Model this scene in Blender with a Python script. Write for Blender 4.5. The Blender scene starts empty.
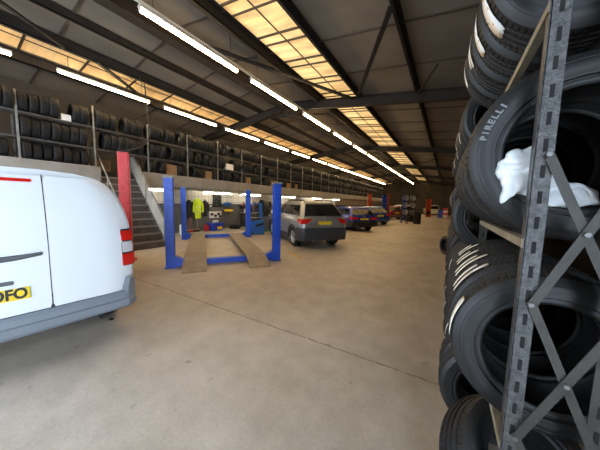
import bpy, bmesh, math, random
from mathutils import Vector, Matrix, noise
random.seed(7)
PI = math.pi
R_ = math.radians
sc = bpy.context.scene
COL = sc.collection

# ---------------------------------------------------------------- materials
def mat(name, col, rough=.6, metal=0., var=.0, scale=6., bump=0., bscale=60., coat=0., spec=.5, emit=None, estr=0., col2=None):
    m = bpy.data.materials.new(name); m.use_nodes = True
    nt = m.node_tree; b = nt.nodes['Principled BSDF']
    b.inputs['Base Color'].default_value = (*col, 1)
    b.inputs['Roughness'].default_value = rough
    b.inputs['Metallic'].default_value = metal
    b.inputs['Specular IOR Level'].default_value = spec
    b.inputs['Coat Weight'].default_value = coat
    b.inputs['Coat Roughness'].default_value = .05
    if var > 0 or col2 or bump > 0:
        tc = nt.nodes.new('ShaderNodeTexCoord')
    if var > 0 or col2:
        n = nt.nodes.new('ShaderNodeTexNoise'); n.inputs['Scale'].default_value = scale
        n.inputs['Detail'].default_value = 6; n.inputs['Roughness'].default_value = .65
        nt.links.new(tc.outputs['Object'], n.inputs['Vector'])
        r = nt.nodes.new('ShaderNodeValToRGB')
        c2 = col2 or tuple(min(1, c * (1 + var)) for c in col)
        c1 = tuple(c * (1 - var) for c in col) if not col2 else col
        r.color_ramp.elements[0].position = .35; r.color_ramp.elements[1].position = .68
        r.color_ramp.elements[0].color = (*c1, 1); r.color_ramp.elements[1].color = (*c2, 1)
        nt.links.new(n.outputs['Fac'], r.inputs['Fac'])
        nt.links.new(r.outputs['Color'], b.inputs['Base Color'])
    if bump > 0:
        n2 = nt.nodes.new('ShaderNodeTexNoise'); n2.inputs['Scale'].default_value = bscale
        n2.inputs['Detail'].default_value = 4
        nt.links.new(tc.outputs['Object'], n2.inputs['Vector'])
        bp = nt.nodes.new('ShaderNodeBump'); bp.inputs['Strength'].default_value = bump
        bp.inputs['Distance'].default_value = .01
        nt.links.new(n2.outputs['Fac'], bp.inputs['Height'])
        nt.links.new(bp.outputs['Normal'], b.inputs['Normal'])
    if emit:
        b.inputs['Emission Color'].default_value = (*emit, 1)
        b.inputs['Emission Strength'].default_value = estr
    return m

M = {}
M['rubber'] = mat('rubber', (.009, .009, .0095), .64, spec=.35, var=.35, scale=9, bump=.12, bscale=90)
M['rubber_side'] = mat('rubber_side', (.013, .0133, .0142), .52, spec=.42, var=.25, scale=7, bump=.05, bscale=120)
M['rubber_in'] = mat('rubber_inside', (.006, .006, .0065), .8, var=.2)
M['letter'] = mat('raised_letters', (.16, .165, .17), .6)
M['far_rubber'] = mat('far_rubber', (.006, .0058, .0058), .68, spec=.35, var=.4, scale=3)
M['rack'] = mat('rack_grey', (.030, .027, .022), .55, .05, var=.35, scale=14, bump=.15, bscale=70)
M['rack_hammer'] = mat('rack_hammered', (.085, .085, .086), .36, .45, var=.4, scale=45, bump=.5, bscale=160)
M['rail'] = mat('rail_tan', (.22, .195, .145), .5, .2, var=.25, scale=10)
M['hole'] = mat('slot_dark', (.006, .006, .006), .9)
M['bolt'] = mat('bolt_zinc', (.14, .14, .135), .45, .6)
M['mezz_rack'] = mat('mezzanine_rack_steel', (.22, .215, .20), .5, .2, var=.25, scale=5)
M['mezz_rail'] = mat('mezzanine_rail', (.07, .065, .06), .6, .2, var=.3, scale=4)
M['steel_dark'] = mat('roof_steel', (.018, .014, .012), .8, .0, var=.3, scale=3, spec=.25)
M['white'] = mat('white_paint', (.80, .82, .84), .3, 0, coat=.6)
M['van_grey'] = mat('van_bumper_grey', (.20, .225, .26), .5, bump=.05, bscale=200)
M['black_plastic'] = mat('black_plastic', (.018, .018, .02), .5)
M['grey_plastic'] = mat('grey_plastic', (.10, .105, .115), .45)
M['red_lens'] = mat('red_lens', (.62, .015, .01), .15, coat=.8)
M['dark_red_lens'] = mat('dark_red_lens', (.22, .008, .012), .15, coat=.8)
M['clear_lens'] = mat('clear_lens', (.62, .60, .60), .2, coat=.5)
M['plate_yellow'] = mat('plate_yellow', (.86, .62, .02), .4)
M['plate_ink'] = mat('plate_ink', (.02, .02, .02), .5)
M['glass_dark'] = mat('tinted_glass', (.010, .012, .013), .04, spec=.7, coat=.4)
M['silver'] = mat('silver_paint', (.33, .33, .32), .3, .55, coat=.7)
M['cladding'] = mat('dark_cladding', (.035, .036, .04), .5)
M['blue_car'] = mat('blue_paint', (.012, .035, .36), .28, .2, coat=.9)
M['blue_car_b'] = mat('blue_paint_b', (.015, .07, .30), .28, .2, coat=.9)
M['grey_car'] = mat('grey_paint', (.10, .10, .11), .3, .4, coat=.8)
M['maroon_car'] = mat('maroon_paint', (.16, .02, .03), .3, .2, coat=.8)
M['alloy'] = mat('alloy', (.55, .55, .55), .3, .8)
M['blue_lift'] = mat('blue_lift_paint', (.010, .065, .46), .4, var=.25, scale=9, bump=.08)
M['ramp'] = mat('ramp_plate', (.27, .215, .16), .6, .15, col2=(.17, .135, .10), scale=5, bump=.2, bscale=80)
M['red_post'] = mat('red_lift_paint', (.50, .035, .035), .45, var=.2, scale=8)
M['orange_post'] = mat('orange_lift_paint', (.36, .055, .02), .45, var=.2, scale=8)
M['navy_post'] = mat('navy_lift_paint', (.02, .05, .26), .45)
M['stair'] = mat('stair_steel', (.10, .085, .075), .55, .2, var=.35, scale=7)
M['stair_edge'] = mat('stair_nosing', (.24, .22, .20), .5, .3)
M['stair_panel'] = mat('stair_side_panel', (.33, .30, .25), .6, var=.15, scale=3)
M['fascia'] = mat('mezzanine_fascia', (.25, .225, .195), .6, var=.16, scale=2.2)
M['soffit'] = mat('mezzanine_soffit', (.30, .28, .24), .8)
M['tile'] = None
M['dado'] = mat('dark_dado', (.11, .11, .105), .55, var=.2, scale=2)
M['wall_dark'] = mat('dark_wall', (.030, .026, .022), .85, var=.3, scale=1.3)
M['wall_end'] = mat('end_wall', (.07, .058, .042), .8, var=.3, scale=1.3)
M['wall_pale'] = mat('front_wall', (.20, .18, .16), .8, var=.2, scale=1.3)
M['hivis'] = mat('hivis_yellow', (.62, .80, .02), .7, var=.2, scale=12)
M['reflect'] = mat('reflective_tape', (.62, .62, .58), .4)
M['cloth_dark'] = mat('dark_cloth', (.014, .014, .018), .9)
M['cardboard'] = mat('cardboard', (.22, .13, .06), .8, var=.15, scale=5)
M['tape'] = mat('parcel_tape', (.42, .30, .15), .4)
M['wood'] = mat('pale_wood', (.45, .30, .15), .6, var=.2)
M['yellow'] = mat('yellow_plastic', (.75, .50, .02), .45)
M['blue_pl'] = mat('blue_plastic', (.02, .05, .42), .4)
M['red_pl'] = mat('red_plastic', (.5, .03, .03), .45)
M['green_pl'] = mat('green_plastic', (.02, .16, .10), .45)
M['white_pl'] = mat('white_plastic', (.72, .72, .70), .5)
M['machine_blue'] = mat('machine_blue', (.015, .10, .34), .4)
M['black_metal'] = mat('black_metal', (.02, .02, .02), .45, .3)
M['cable'] = mat('cable_black', (.02, .018, .016), .6)
M['light_body'] = mat('fitting_white', (.62, .58, .50), .5)
M['tube'] = mat('fluorescent_tube', (.9, .9, .9), .5, emit=(1.0, .71, .37), estr=48)
M['tube_dim'] = mat('fluorescent_tube_soffit', (.9, .9, .9), .5, emit=(1.0, .90, .70), estr=12)
M['floor_yellow'] = mat('floor_line_yellow', (.52, .32, .05), .7, var=.35, scale=25)

def mat_bag():
    m = mat('plastic_bag', (.60, .63, .65), .35, spec=.5, bump=.25, bscale=25)
    b = m.node_tree.nodes['Principled BSDF']
    b.inputs['Subsurface Weight'].default_value = .0
    return m
M['bag'] = mat_bag()

def mat_sticker():
    m = mat('tread_sticker', (.80, .79, .76), .5); nt = m.node_tree; b = nt.nodes['Principled BSDF']
    tc = nt.nodes.new('ShaderNodeTexCoord')
    v = nt.nodes.new('ShaderNodeTexVoronoi'); v.inputs['Scale'].default_value = 34
    nt.links.new(tc.outputs['Object'], v.inputs['Vector'])
    lt = nt.nodes.new('ShaderNodeMath'); lt.operation = 'LESS_THAN'; lt.inputs[1].default_value = .26
    nt.links.new(v.outputs['Distance'], lt.inputs[0])
    hs = nt.nodes.new('ShaderNodeValToRGB')
    e = hs.color_ramp.elements; e[0].color = (.03, .03, .04, 1); e[1].color = (.10, .12, .3, 1)
    x = e.new(.45); x.color = (.7, .35, .03, 1); x = e.new(.7); x.color = (.05, .05, .05, 1)
    nt.links.new(v.outputs['Color'], hs.inputs['Fac'])
    mx = nt.nodes.new('ShaderNodeMix'); mx.data_type = 'RGBA'
    mx.inputs[6].default_value = (.80, .79, .76, 1)
    nt.links.new(lt.outputs[0], mx.inputs[0]); nt.links.new(hs.outputs['Color'], mx.inputs[7])
    nt.links.new(mx.outputs[2], b.inputs['Base Color'])
    return m
M['sticker'] = mat_sticker()
M['sticker_plain'] = mat('tread_sticker_plain', (.80, .78, .72), .5)

def mat_floor():
    m = bpy.data.materials.new('floor_concrete'); m.use_nodes = True
    nt = m.node_tree; N = nt.nodes; L = nt.links; b = N['Principled BSDF']
    tc = N.new('ShaderNodeTexCoord')
    def nz(scale, det=6, ro=.6):
        n = N.new('ShaderNodeTexNoise'); n.inputs['Scale'].default_value = scale
        n.inputs['Detail'].default_value = det; n.inputs['Roughness'].default_value = ro
        L.new(tc.outputs['Object'], n.inputs['Vector']); return n
    def ramp(src, p0, c0, p1, c1):
        r = N.new('ShaderNodeValToRGB'); r.color_ramp.elements[0].position = p0; r.color_ramp.elements[1].position = p1
        r.color_ramp.elements[0].color = (*c0, 1); r.color_ramp.elements[1].color = (*c1, 1)
        L.new(src, r.inputs['Fac']); return r
    def mul(a, bb, f=1.):
        x = N.new('ShaderNodeMix'); x.data_type = 'RGBA'; x.blend_type = 'MULTIPLY'; x.inputs[0].default_value = f
        L.new(a, x.inputs[6]); L.new(bb, x.inputs[7]); return x.outputs[2]
    big = ramp(nz(.45, 5).outputs['Fac'], .35, (.375, .325, .268), .65, (.485, .435, .375))
    med = ramp(nz(3.5, 8, .7).outputs['Fac'], .38, (.87, .855, .84), .62, (1.02, 1.02, 1.02))
    fine = ramp(nz(45, 5).outputs['Fac'], .35, (.90, .89, .88), .6, (1, 1, 1))
    spots = ramp(nz(7.5, 3, .5).outputs['Fac'], .24, (.62, .58, .54), .31, (1, 1, 1))
    c = mul(big.outputs['Color'], med.outputs['Color']); c = mul(c, fine.outputs['Color']); c = mul(c, spots.outputs['Color'])
    # expansion joint across the floor, slightly ragged
    sx = N.new('ShaderNodeSeparateXYZ'); L.new(tc.outputs['Object'], sx.inputs[0])
    def math_(op, a, bb=None):
        n = N.new('ShaderNodeMath'); n.operation = op
        for i, v in enumerate((a, bb)):
            if v is None: continue
            if isinstance(v, (int, float)): n.inputs[i].default_value = v
            else: L.new(v, n.inputs[i])
        return n.outputs[0]
    wob = math_('MULTIPLY', math_('SUBTRACT', nz(9, 4).outputs['Fac'], .5), .05)
    y = math_('ADD', sx.outputs['Y'], wob)
    y = math_('ADD', y, math_('MULTIPLY', sx.outputs['X'], -.035))
    pm = math_('PINGPONG', math_('ADD', y, 3.65), 3.0)   # one joint every six metres
    d = math_('LESS_THAN', pm, .011)
    keep = math_('GREATER_THAN', nz(22, 3).outputs['Fac'], .40)
    d = math_('MULTIPLY', math_('MULTIPLY', d, keep), .75)
    x = N.new('ShaderNodeMix'); x.data_type = 'RGBA'; L.new(d, x.inputs[0]); L.new(c, x.inputs[6])
    x.inputs[7].default_value = (.13, .11, .09, 1)
    L.new(x.outputs[2], b.inputs['Base Color'])
    rr = ramp(nz(2.2, 6).outputs['Fac'], .3, (.42, .42, .42), .7, (.66, .66, .66))
    L.new(rr.outputs['Color'], b.inputs['Roughness'])
    bp = N.new('ShaderNodeBump'); bp.inputs['Strength'].default_value = .15; bp.inputs['Distance'].default_value = .01
    L.new(nz(30, 6).outputs['Fac'], bp.inputs['Height']); L.new(bp.outputs['Normal'], b.inputs['Normal'])
    return m
M['floor'] = mat_floor()

def mat_tile():
    m = mat('white_wall_tile', (.66, .62, .54), .35); nt = m.node_tree; b = nt.nodes['Principled BSDF']
    tc = nt.nodes.new('ShaderNodeTexCoord'); br = nt.nodes.new('ShaderNodeTexBrick')
    mp = nt.nodes.new('ShaderNodeMapping'); mp.inputs['Rotation'].default_value = (PI / 2, 0, PI / 2)
    br.offset = 0; br.inputs['Scale'].default_value = 1; br.inputs['Brick Width'].default_value = .2
    br.inputs['Row Height'].default_value = .3; br.inputs['Mortar Size'].default_value = .008
    br.inputs['Color1'].default_value = (.66, .62, .54, 1); br.inputs['Color2'].default_value = (.60, .56, .48, 1)
    br.inputs['Mortar'].default_value = (.28, .25, .2, 1)
    sx = nt.nodes.new('ShaderNodeSeparateXYZ'); cb = nt.nodes.new('ShaderNodeCombineXYZ')
    nt.links.new(tc.outputs['Object'], sx.inputs[0]); nt.links.new(sx.outputs['Y'], cb.inputs['X']); nt.links.new(sx.outputs['Z'], cb.inputs['Y'])
    nt.links.new(cb.outputs[0], br.inputs['Vector']); nt.links.new(br.outputs['Color'], b.inputs['Base Color'])
    return m
M['tile'] = mat_tile()

def mat_roof():
    m = bpy.data.materials.new('roof_lining'); m.use_nodes = True
    nt = m.node_tree; N = nt.nodes; L = nt.links; b = N['Principled BSDF']; b.inputs['Roughness'].default_value = .85
    tc = N.new('ShaderNodeTexCoord')
    n = N.new('ShaderNodeTexNoise'); n.inputs['Scale'].default_value = .8; n.inputs['Detail'].default_value = 7
    L.new(tc.outputs['Object'], n.inputs['Vector'])
    r = N.new('ShaderNodeValToRGB'); r.color_ramp.elements[0].position = .3; r.color_ramp.elements[1].position = .7
    r.color_ramp.elements[0].color = (.118, .097, .074, 1); r.color_ramp.elements[1].color = (.175, .147, .114, 1)
    L.new(n.outputs['Fac'], r.inputs['Fac']); L.new(r.outputs['Color'], b.inputs['Base Color'])
    return m
M['roof'] = mat_roof()
M['roof_bar'] = mat('roof_seam_bar', (.05, .035, .025), .7)

def mat_skylight(name, warm, strength):
    # translucent roof sheet with daylight coming through; dirt streaks are the sheet's own stains
    m = bpy.data.materials.new(name); m.use_nodes = True
    nt = m.node_tree; N = nt.nodes; L = nt.links; b = N['Principled BSDF']
    tc = N.new('ShaderNodeTexCoord'); mp = N.new('ShaderNodeMapping')
    mp.inputs['Scale'].default_value = (1.1, 6.0, 1.)
    L.new(tc.outputs['Object'], mp.inputs[0])
    n = N.new('ShaderNodeTexNoise'); n.inputs['Scale'].default_value = .9; n.inputs['Detail'].default_value = 5
    L.new(mp.outputs[0], n.inputs['Vector'])
    r = N.new('ShaderNodeValToRGB'); e = r.color_ramp.elements
    e[0].position = .28; e[0].color = (warm[0] * .40, warm[1] * .32, warm[2] * .28, 1)
    e[1].position = .66; e[1].color = (warm[0] * 1.0, warm[1] * 1.0, warm[2] * 1.0, 1)
    L.new(n.outputs['Fac'], r.inputs['Fac'])
    n2 = N.new('ShaderNodeTexNoise'); n2.inputs['Scale'].default_value = .35; n2.inputs['Detail'].default_value = 3
    L.new(tc.outputs['Object'], n2.inputs['Vector'])
    r2 = N.new('ShaderNodeValToRGB'); r2.color_ramp.elements[0].position = .3; r2.color_ramp.elements[1].position = .65
    r2.color_ramp.elements[0].color = (.62, .50, .36, 1); r2.color_ramp.elements[1].color = (1, 1, 1, 1)
    L.new(n2.outputs['Fac'], r2.inputs['Fac'])
    mx = N.new('ShaderNodeMix'); mx.data_type = 'RGBA'; mx.blend_type = 'MULTIPLY'; mx.inputs[0].default_value = 1
    L.new(r.outputs['Color'], mx.inputs[6]); L.new(r2.outputs['Color'], mx.inputs[7])
    b.inputs['Base Color'].default_value = (.4, .33, .2, 1)
    L.new(mx.outputs[2], b.inputs['Emission Color']); b.inputs['Emission Strength'].default_value = strength
    return m
M['sky_right'] = mat_skylight('skylight_sheet_pale', (1.0, .70, .30), .82)
M['sky_left'] = mat_skylight('skylight_sheet_amber', (1.0, .58, .19), .62)

# ---------------------------------------------------------------- mesh builder
class MB:
    def __init__(s): s.v = []; s.f = []; s.mi = []; s.sm = []
    def add(s, vs, fs, mi=0, smooth=False):
        o = len(s.v); s.v += [tuple(v) for v in vs]
        for f in fs: s.f.append([i + o for i in f]); s.mi.append(mi); s.sm.append(smooth)
        return s
    def box(s, c, d, rot=None, mi=0):
        x, y, z = (k / 2 for k in d); P = [Vector((a * x, b * y, e * z)) for a in (-1, 1) for b in (-1, 1) for e in (-1, 1)]
        if rot is not None: P = [rot @ p for p in P]
        P = [p + Vector(c) for p in P]
        return s.add(P, [(0, 1, 3, 2), (4, 6, 7, 5), (0, 4, 5, 1), (2, 3, 7, 6), (0, 2, 6, 4), (1, 5, 7, 3)], mi)
    def mm(s, a, b, mi=0): # min / max corners
        return s.box([(p + q) / 2 for p, q in zip(a, b)], [abs(q - p) for p, q in zip(a, b)], None, mi)
    def bbox(s, c, d, bev=.01, rot=None, mi=0): # box with chamfered edges
        bm = bmesh.new(); bmesh.ops.create_cube(bm, size=1)
        for v in bm.verts: v.co = Vector((v.co.x * d[0], v.co.y * d[1], v.co.z * d[2]))
        bmesh.ops.bevel(bm, geom=bm.edges[:], offset=min(bev, min(d) * .45), segments=2, affect='EDGES', profile=.6)
        for v in bm.verts: v.co = (rot @ v.co if rot is not None else v.co) + Vector(c)
        bm.verts.index_update()
        s.add([v.co for v in bm.verts], [[v.index for v in f.verts] for f in bm.faces], mi); bm.free(); return s
    def bar(s, a, b, w, h, mi=0, up=(0, 0, 1)): # rectangular bar between two points
        a, b = Vector(a), Vector(b); d = (b - a); l = d.length; d.normalize(); u = Vector(up)
        if abs(d.dot(u)) > .98: u = Vector((1, 0, 0))
        x = d.cross(u).normalized(); z = x.cross(d).normalized()
        return s.box((a + b) / 2, (w, l, h), Matrix((x, d, z)).transposed(), mi)
    def tube(s, pts, r, n=8, mi=0, cap=True):
        pts = [Vector(p) for p in pts]; rr = r if isinstance(r, (list, tuple)) else [r] * len(pts)
        rings = []; px = None
        for i, p in enumerate(pts):
            d = (pts[min(i + 1, len(pts) - 1)] - pts[max(i - 1, 0)]).normalized()
            if px is None:
                px = d.cross(Vector((0, 0, 1)) if abs(d.z) < .9 else Vector((1, 0, 0))).normalized()
            px = (px - d * px.dot(d)).normalized(); py = d.cross(px)
            rings.append([p + (px * math.cos(2 * PI * k / n) + py * math.sin(2 * PI * k / n)) * rr[i] for k in range(n)])
        return s.loft(rings, mi, True, cap)
    def loft(s, rings, mi=0, smooth=True, cap=True, closed=True):
        n = len(rings[0]); V = [p for r in rings for p in r]; F = []
        for i in range(len(rings) - 1):
            for k in range(n if closed else n - 1):
                F.append((i * n + k, i * n + (k + 1) % n, (i + 1) * n + (k + 1) % n, (i + 1) * n + k))
        s.add(V, F, mi, smooth)
        if cap and closed:
            s.add(rings[0], [tuple(range(n))[::-1]], mi); s.add(rings[-1], [tuple(range(n))], mi)
        return s
    def lathe(s, prof, n=32, mi=0, axis='y', close=False, c=(0, 0, 0), smooth=True): # prof: (axial, radius)
        V = []; m = len(prof)
        for k in range(n):
            a = 2 * PI * k / n
            for (t, r) in prof:
                if axis == 'y': V.append((c[0] + r * math.cos(a), c[1] + t, c[2] + r * math.sin(a)))
                elif axis == 'z': V.append((c[0] + r * math.cos(a), c[1] + r * math.sin(a), c[2] + t))
                else: V.append((c[0] + t, c[1] + r * math.cos(a), c[2] + r * math.sin(a)))
        F = []
        for k in range(n):
            k2 = (k + 1) % n
            for i in range(m if close else m - 1):
                j = (i + 1) % m; F.append((k * m + i, k * m + j, k2 * m + j, k2 * m + i))
        return s.add(V, F, mi, smooth)
    def disc(s, prof_c, r, axis='y', n=24, mi=0):
        return s
    def prism(s, poly, a, b, axis='y', mi=0): # polygon in the two other axes, extruded from a to b
        def P(u, v, t): return {'y': (u, t, v), 'x': (t, u, v), 'z': (u, v, t)}[axis]
        n = len(poly); V = [P(u, v, a) for u, v in poly] + [P(u, v, b) for u, v in poly]
        F = [tuple(range(n)), tuple(range(n, 2 * n))[::-1]] + [(i, i + n, (i + 1) % n + n, (i + 1) % n) for i in range(n)]
        return s.add(V, F, mi)
    def pillow(s, outline, T, rings=7, amp=.3, fr=14., seed=0., mi=0, c=None, plane='xz', flat_back=False):
        # puffed closed cloth shape over a star-shaped outline
        cx = sum(p[0] for p in outline) / len(outline) if c is None else c[0]
        cz = sum(p[1] for p in outline) / len(outline) if c is None else c[1]
        out = []
        for i in range(len(outline)):
            a, b = outline[i], outline[(i + 1) % len(outline)]
            for k in range(3): out.append((a[0] + (b[0] - a[0]) * k / 3, a[1] + (b[1] - a[1]) * k / 3))
        n = len(out)
        def P(u, w, d):
            nzv = noise.noise(Vector((u * fr, w * fr, seed))) + .6 * noise.noise(Vector((u * fr * 2.3, w * fr * 2.3, seed + 5)))
            return u, w, d * (1 + amp * nzv) + (amp * T * .6 * nzv if d != 0 else 0)
        for sgn in (-1, 1):
            R0 = []
            for j in range(rings + 1):
                t = 1 - j / (rings + .001) * .999; d = T * math.sqrt(max(0, 1 - t * t)) * sgn
                if flat_back and sgn > 0: d *= .15
                ring = []
                for (u, w) in out:
                    q = P(cx + (u - cx) * t, cz + (w - cz) * t, d)
                    ring.append((q[0], q[2], q[1]) if plane == 'xz' else (q[2], q[0], q[1]))
                R0.append(ring if sgn < 0 else ring[::-1])
            s.loft(R0, mi, True, False)
        return s
    def build(s, name, mats, parent=None, loc=(0, 0, 0), rot=(0, 0, 0), sharp=40):
        me = bpy.data.meshes.new(name); me.from_pydata(s.v, [], s.f)
        if not isinstance(mats, (list, tuple)): mats = [mats]
        for m in mats: me.materials.append(M[m] if isinstance(m, str) else m)
        me.polygons.foreach_set('material_index', s.mi); me.polygons.foreach_set('use_smooth', s.sm)
        bm = bmesh.new(); bm.from_mesh(me)
        bmesh.ops.remove_doubles(bm, verts=bm.verts[:], dist=1e-5)
        bmesh.ops.recalc_face_normals(bm, faces=bm.faces[:])
        for e in bm.edges:
            if len(e.link_faces) == 2 and e.calc_face_angle(0) > R_(sharp): e.smooth = False
        bm.to_mesh(me); bm.free(); me.update()
        o = bpy.data.objects.new(name, me); COL.objects.link(o); o.location = loc; o.rotation_euler = rot
        if parent: o.parent = parent
        return o

def tag(o, label=None, cat=None, group=None, kind=None):
    if label: o['label'] = label
    if cat: o['category'] = cat
    if group: o['group'] = group
    if kind: o['kind'] = kind
    return o
def thing(name, label, cat, loc=(0, 0, 0), rz=0., group=None):
    o = bpy.data.objects.new(name, None); COL.objects.link(o); o.empty_display_size = .1
    o.location = loc; o.rotation_euler = (0, 0, rz); return tag(o, label, cat, group)
def struct(o): o['kind'] = 'structure'; return o
KIDS = {}
def children(o):
    return [c for c in COL.objects if c.parent == o]
def copy_tree(o, kids):
    c = o.copy(); COL.objects.link(c)
    for k in kids:
        d = k.copy(); COL.objects.link(d); d.parent = c
    return c
def text(parent, body, size, mat_, loc, rot, name='lettering', depth=.002, align='CENTER', sx=1., bold=.0):
    cu = bpy.data.curves.new(name, 'FONT'); cu.body = body; cu.size = size; cu.extrude = depth
    cu.align_x = align; cu.align_y = 'CENTER'; cu.offset = bold
    t = bpy.data.objects.new(name + '_source', cu); COL.objects.link(t)
    dg = bpy.context.evaluated_depsgraph_get(); me = bpy.data.meshes.new_from_object(t.evaluated_get(dg))
    bpy.data.objects.remove(t); bpy.data.curves.remove(cu)
    me.materials.clear(); me.materials.append(M[mat_])
    o = bpy.data.objects.new(name, me); COL.objects.link(o); o.parent = parent
    o.location = loc; o.rotation_euler = rot; o.scale = (sx, 1, 1); return o
def cut(o, cutters):
    for c in cutters:
        md = o.modifiers.new('cut', 'BOOLEAN'); md.object = c; md.operation = 'DIFFERENCE'; md.solver = 'EXACT'
    bpy.context.view_layer.update()
    dg = bpy.context.evaluated_depsgraph_get(); me = bpy.data.meshes.new_from_object(o.evaluated_get(dg))
    o.modifiers.clear(); old = o.data; o.data = me; bpy.data.meshes.remove(old)
    for c in cutters: bpy.data.objects.remove(c)
ORD = 'first second third fourth fifth sixth seventh eighth ninth tenth eleventh twelfth thirteenth fourteenth fifteenth sixteenth seventeenth eighteenth nineteenth twentieth'.split()
def ordinal(i):
    if i < 20: return ORD[i]
    return 'twenty-' + ORD[i - 20] if i < 29 else 'thirtieth'

# ---------------------------------------------------------------- the hall
X_R, X_L, Y_F, Y_B = 1.25, -11.95, -3.6, 48.0
RIDGE, ZR, SL = -6.2, 6.03, .127
def roof_z(x): return ZR - SL * abs(x - RIDGE)
RAFT = [.2 + 8.4 * i for i in range(6)]

struct(MB().mm((X_L - .1, Y_F - 3, -.12), (X_R + .1, Y_B + .1, 0)).build('floor', 'floor'))
wr_ = MB(); wr_.mm((X_R, -.75, 0), (X_R + .15, Y_B, 5.3)); wr_.mm((X_R, Y_F, 3.9), (X_R + .15, -.75, 5.3))   # unseen side opening, added to let daylight onto the van's rear
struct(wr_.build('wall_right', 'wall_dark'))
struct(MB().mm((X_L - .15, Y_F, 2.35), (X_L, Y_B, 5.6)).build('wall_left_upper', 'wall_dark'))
lw = MB()
lw.mm((-11.2, Y_F, 0), (-11.0, Y_B, 1.42), 0)
lw.mm((-11.2, Y_F, 1.42), (-11.01, Y_B, 2.08), 1)
struct(lw.build('wall_left', ['dado', 'tile']))
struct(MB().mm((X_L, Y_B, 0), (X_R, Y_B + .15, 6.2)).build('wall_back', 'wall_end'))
fw = MB()   # wall behind the viewer with the open vehicle doorway
fw.mm((X_L, Y_F - .2, 0), (-9.6, Y_F, 6.2)); fw.mm((-3.6, Y_F - .2, 0), (X_R, Y_F, 6.2)); fw.mm((-9.6, Y_F - .2, 4.3), (-3.6, Y_F, 6.2))
struct(fw.build('wall_front', 'wall_pale'))

def roof_side(name, x0, x1):
    m = MB(); a, b = (x0, roof_z(x0)), (x1, roof_z(x1)); t = .05
    m.prism([a, b, (b[0], b[1] + t), (a[0], a[1] + t)], Y_F - .2, Y_B + .15)
    # dark seam bars across the lining, part of its pattern
    y = .25 + .15
    while y < Y_B:
        m.prism([(a[0], a[1] - .03), (b[0], b[1] - .03), (b[0], b[1] + .001), (a[0], a[1] + .001)], y, y + .045, 'y', 1)
        y += 1.7
    struct(m.build(name, ['roof', 'roof_bar']))
SKY = [(-4.47, -3.1), (-10.05, -8.95)]
roof_side('ceiling_right_eave', -3.1, X_R + .1); roof_side('ceiling_right', RIDGE, -4.47)
roof_side('ceiling_left', -8.95, RIDGE); roof_side('ceiling_left_eave', X_L - .1, -10.05)
n = 0
edges = [Y_F - .2] + RAFT[1:] + [Y_B + .15]
for s_, (x0, x1) in enumerate(SKY):
    for i in range(len(edges) - 1):
        n += 1; y0, y1 = edges[i], edges[i + 1]
        a, b = (x0, roof_z(x0)), (x1, roof_z(x1))
        m = MB().prism([(a[0], a[1]), (b[0], b[1]), (b[0], b[1] + .03), (a[0], a[1] + .03)], y0, y1)
        w = struct(m.build('window_%d' % n, 'sky_left' if s_ else 'sky_right'))
        fr = MB(); y = y0 + .4
        while y < y1:
            for q in ((0, .045), (1.02, .03)) if s_ == 0 else ((0, .05),):
                fr.prism([(a[0], a[1] - .035), (b[0], b[1] - .035), (b[0], b[1] - .001), (a[0], a[1] - .001)], y + q[0] * .33, y + q[0] * .33 + q[1])
            y += 1.18 if s_ == 0 else 1.25
        xm = (x0 + x1) / 2; fr.prism([(xm - .012, roof_z(xm) - .02), (xm + .012, roof_z(xm) - .02), (xm + .012, roof_z(xm) - .002), (xm - .012, roof_z(xm) - .002)], y0, y1)
        fr.build('glazing_bar', 'roof_bar', w)

# steelwork: rafters, purlins, ridge beam and wind braces
def zsec(x, top, dep, w, y0, y1, name):
    m = MB(); m.mm((x - .01, y0, top - dep), (x + .01, y1, top)); m.mm((x - w, y0, top - dep), (x + .01, y1, top - dep + .025)); m.mm((x - .01, y0, top - .02), (x + w, y1, top))
    return struct(m.build(name, 'steel_dark'))
for x in (-1.08, -3.0, -4.6, -7.65, -8.78, -10.2, .75):
    dp = .24 if x in (-4.6, -8.78, -10.2) else .18
    zsec(x, roof_z(x) - .012, dp, .11 if dp > .2 else .06, Y_F, Y_B, 'roof_purlin_beam')
rb = MB(); rb.mm((-6.35, Y_F, 5.55), (-6.05, Y_B, 5.58)); rb.mm((-6.215, Y_F, 5.58), (-6.185, Y_B, 5.88)); rb.mm((-6.35, Y_F, 5.88), (-6.05, Y_B, 5.91))
struct(rb.build('ridge_beam', 'steel_dark'))
for y in RAFT:
    m = MB()
    for (xa, xb) in ((RIDGE, X_R), (X_L, RIDGE)):
        za, zb = roof_z(xa) - .2, roof_z(xb) - .2
        for (t0, t1, w) in ((0, .025, .09), (-.30, -.275, .09), (-.28, .005, .012)):
            m.prism([(xa, za + t0), (xb, zb + t0), (xb, zb + t1), (xa, za + t1)], y - w, y + w)
    # haunch plates at the apex
    m.prism([(RIDGE - 1.0, roof_z(RIDGE) - .2 - .3 - .127), (RIDGE, roof_z(RIDGE) - .78), (RIDGE + 1.0, roof_z(RIDGE) - .2 - .3 - .127)], y - .012, y + .012)
    struct(m.build('rafter_beam', 'steel_dark'))
    for xs in (X_L + .12, X_R - .12):
        c = MB(); z1 = roof_z(xs) - .3
        c.mm((xs - .1, y - .1, 0), (xs - .085, y + .1, z1)); c.mm((xs + .085, y - .1, 0), (xs + .1, y + .1, z1)); c.mm((xs - .09, y - .008, 0), (xs + .09, y + .008, z1))
        struct(c.build('steel_column', 'steel_dark'))
def brace(a, b, w=.10):
    struct(MB().bar((a[0], a[1], roof_z(a[0]) - .26), (b[0], b[1], roof_z(b[0]) - .26), w, .05).build('wind_brace_beam', 'steel_dark'))
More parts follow.
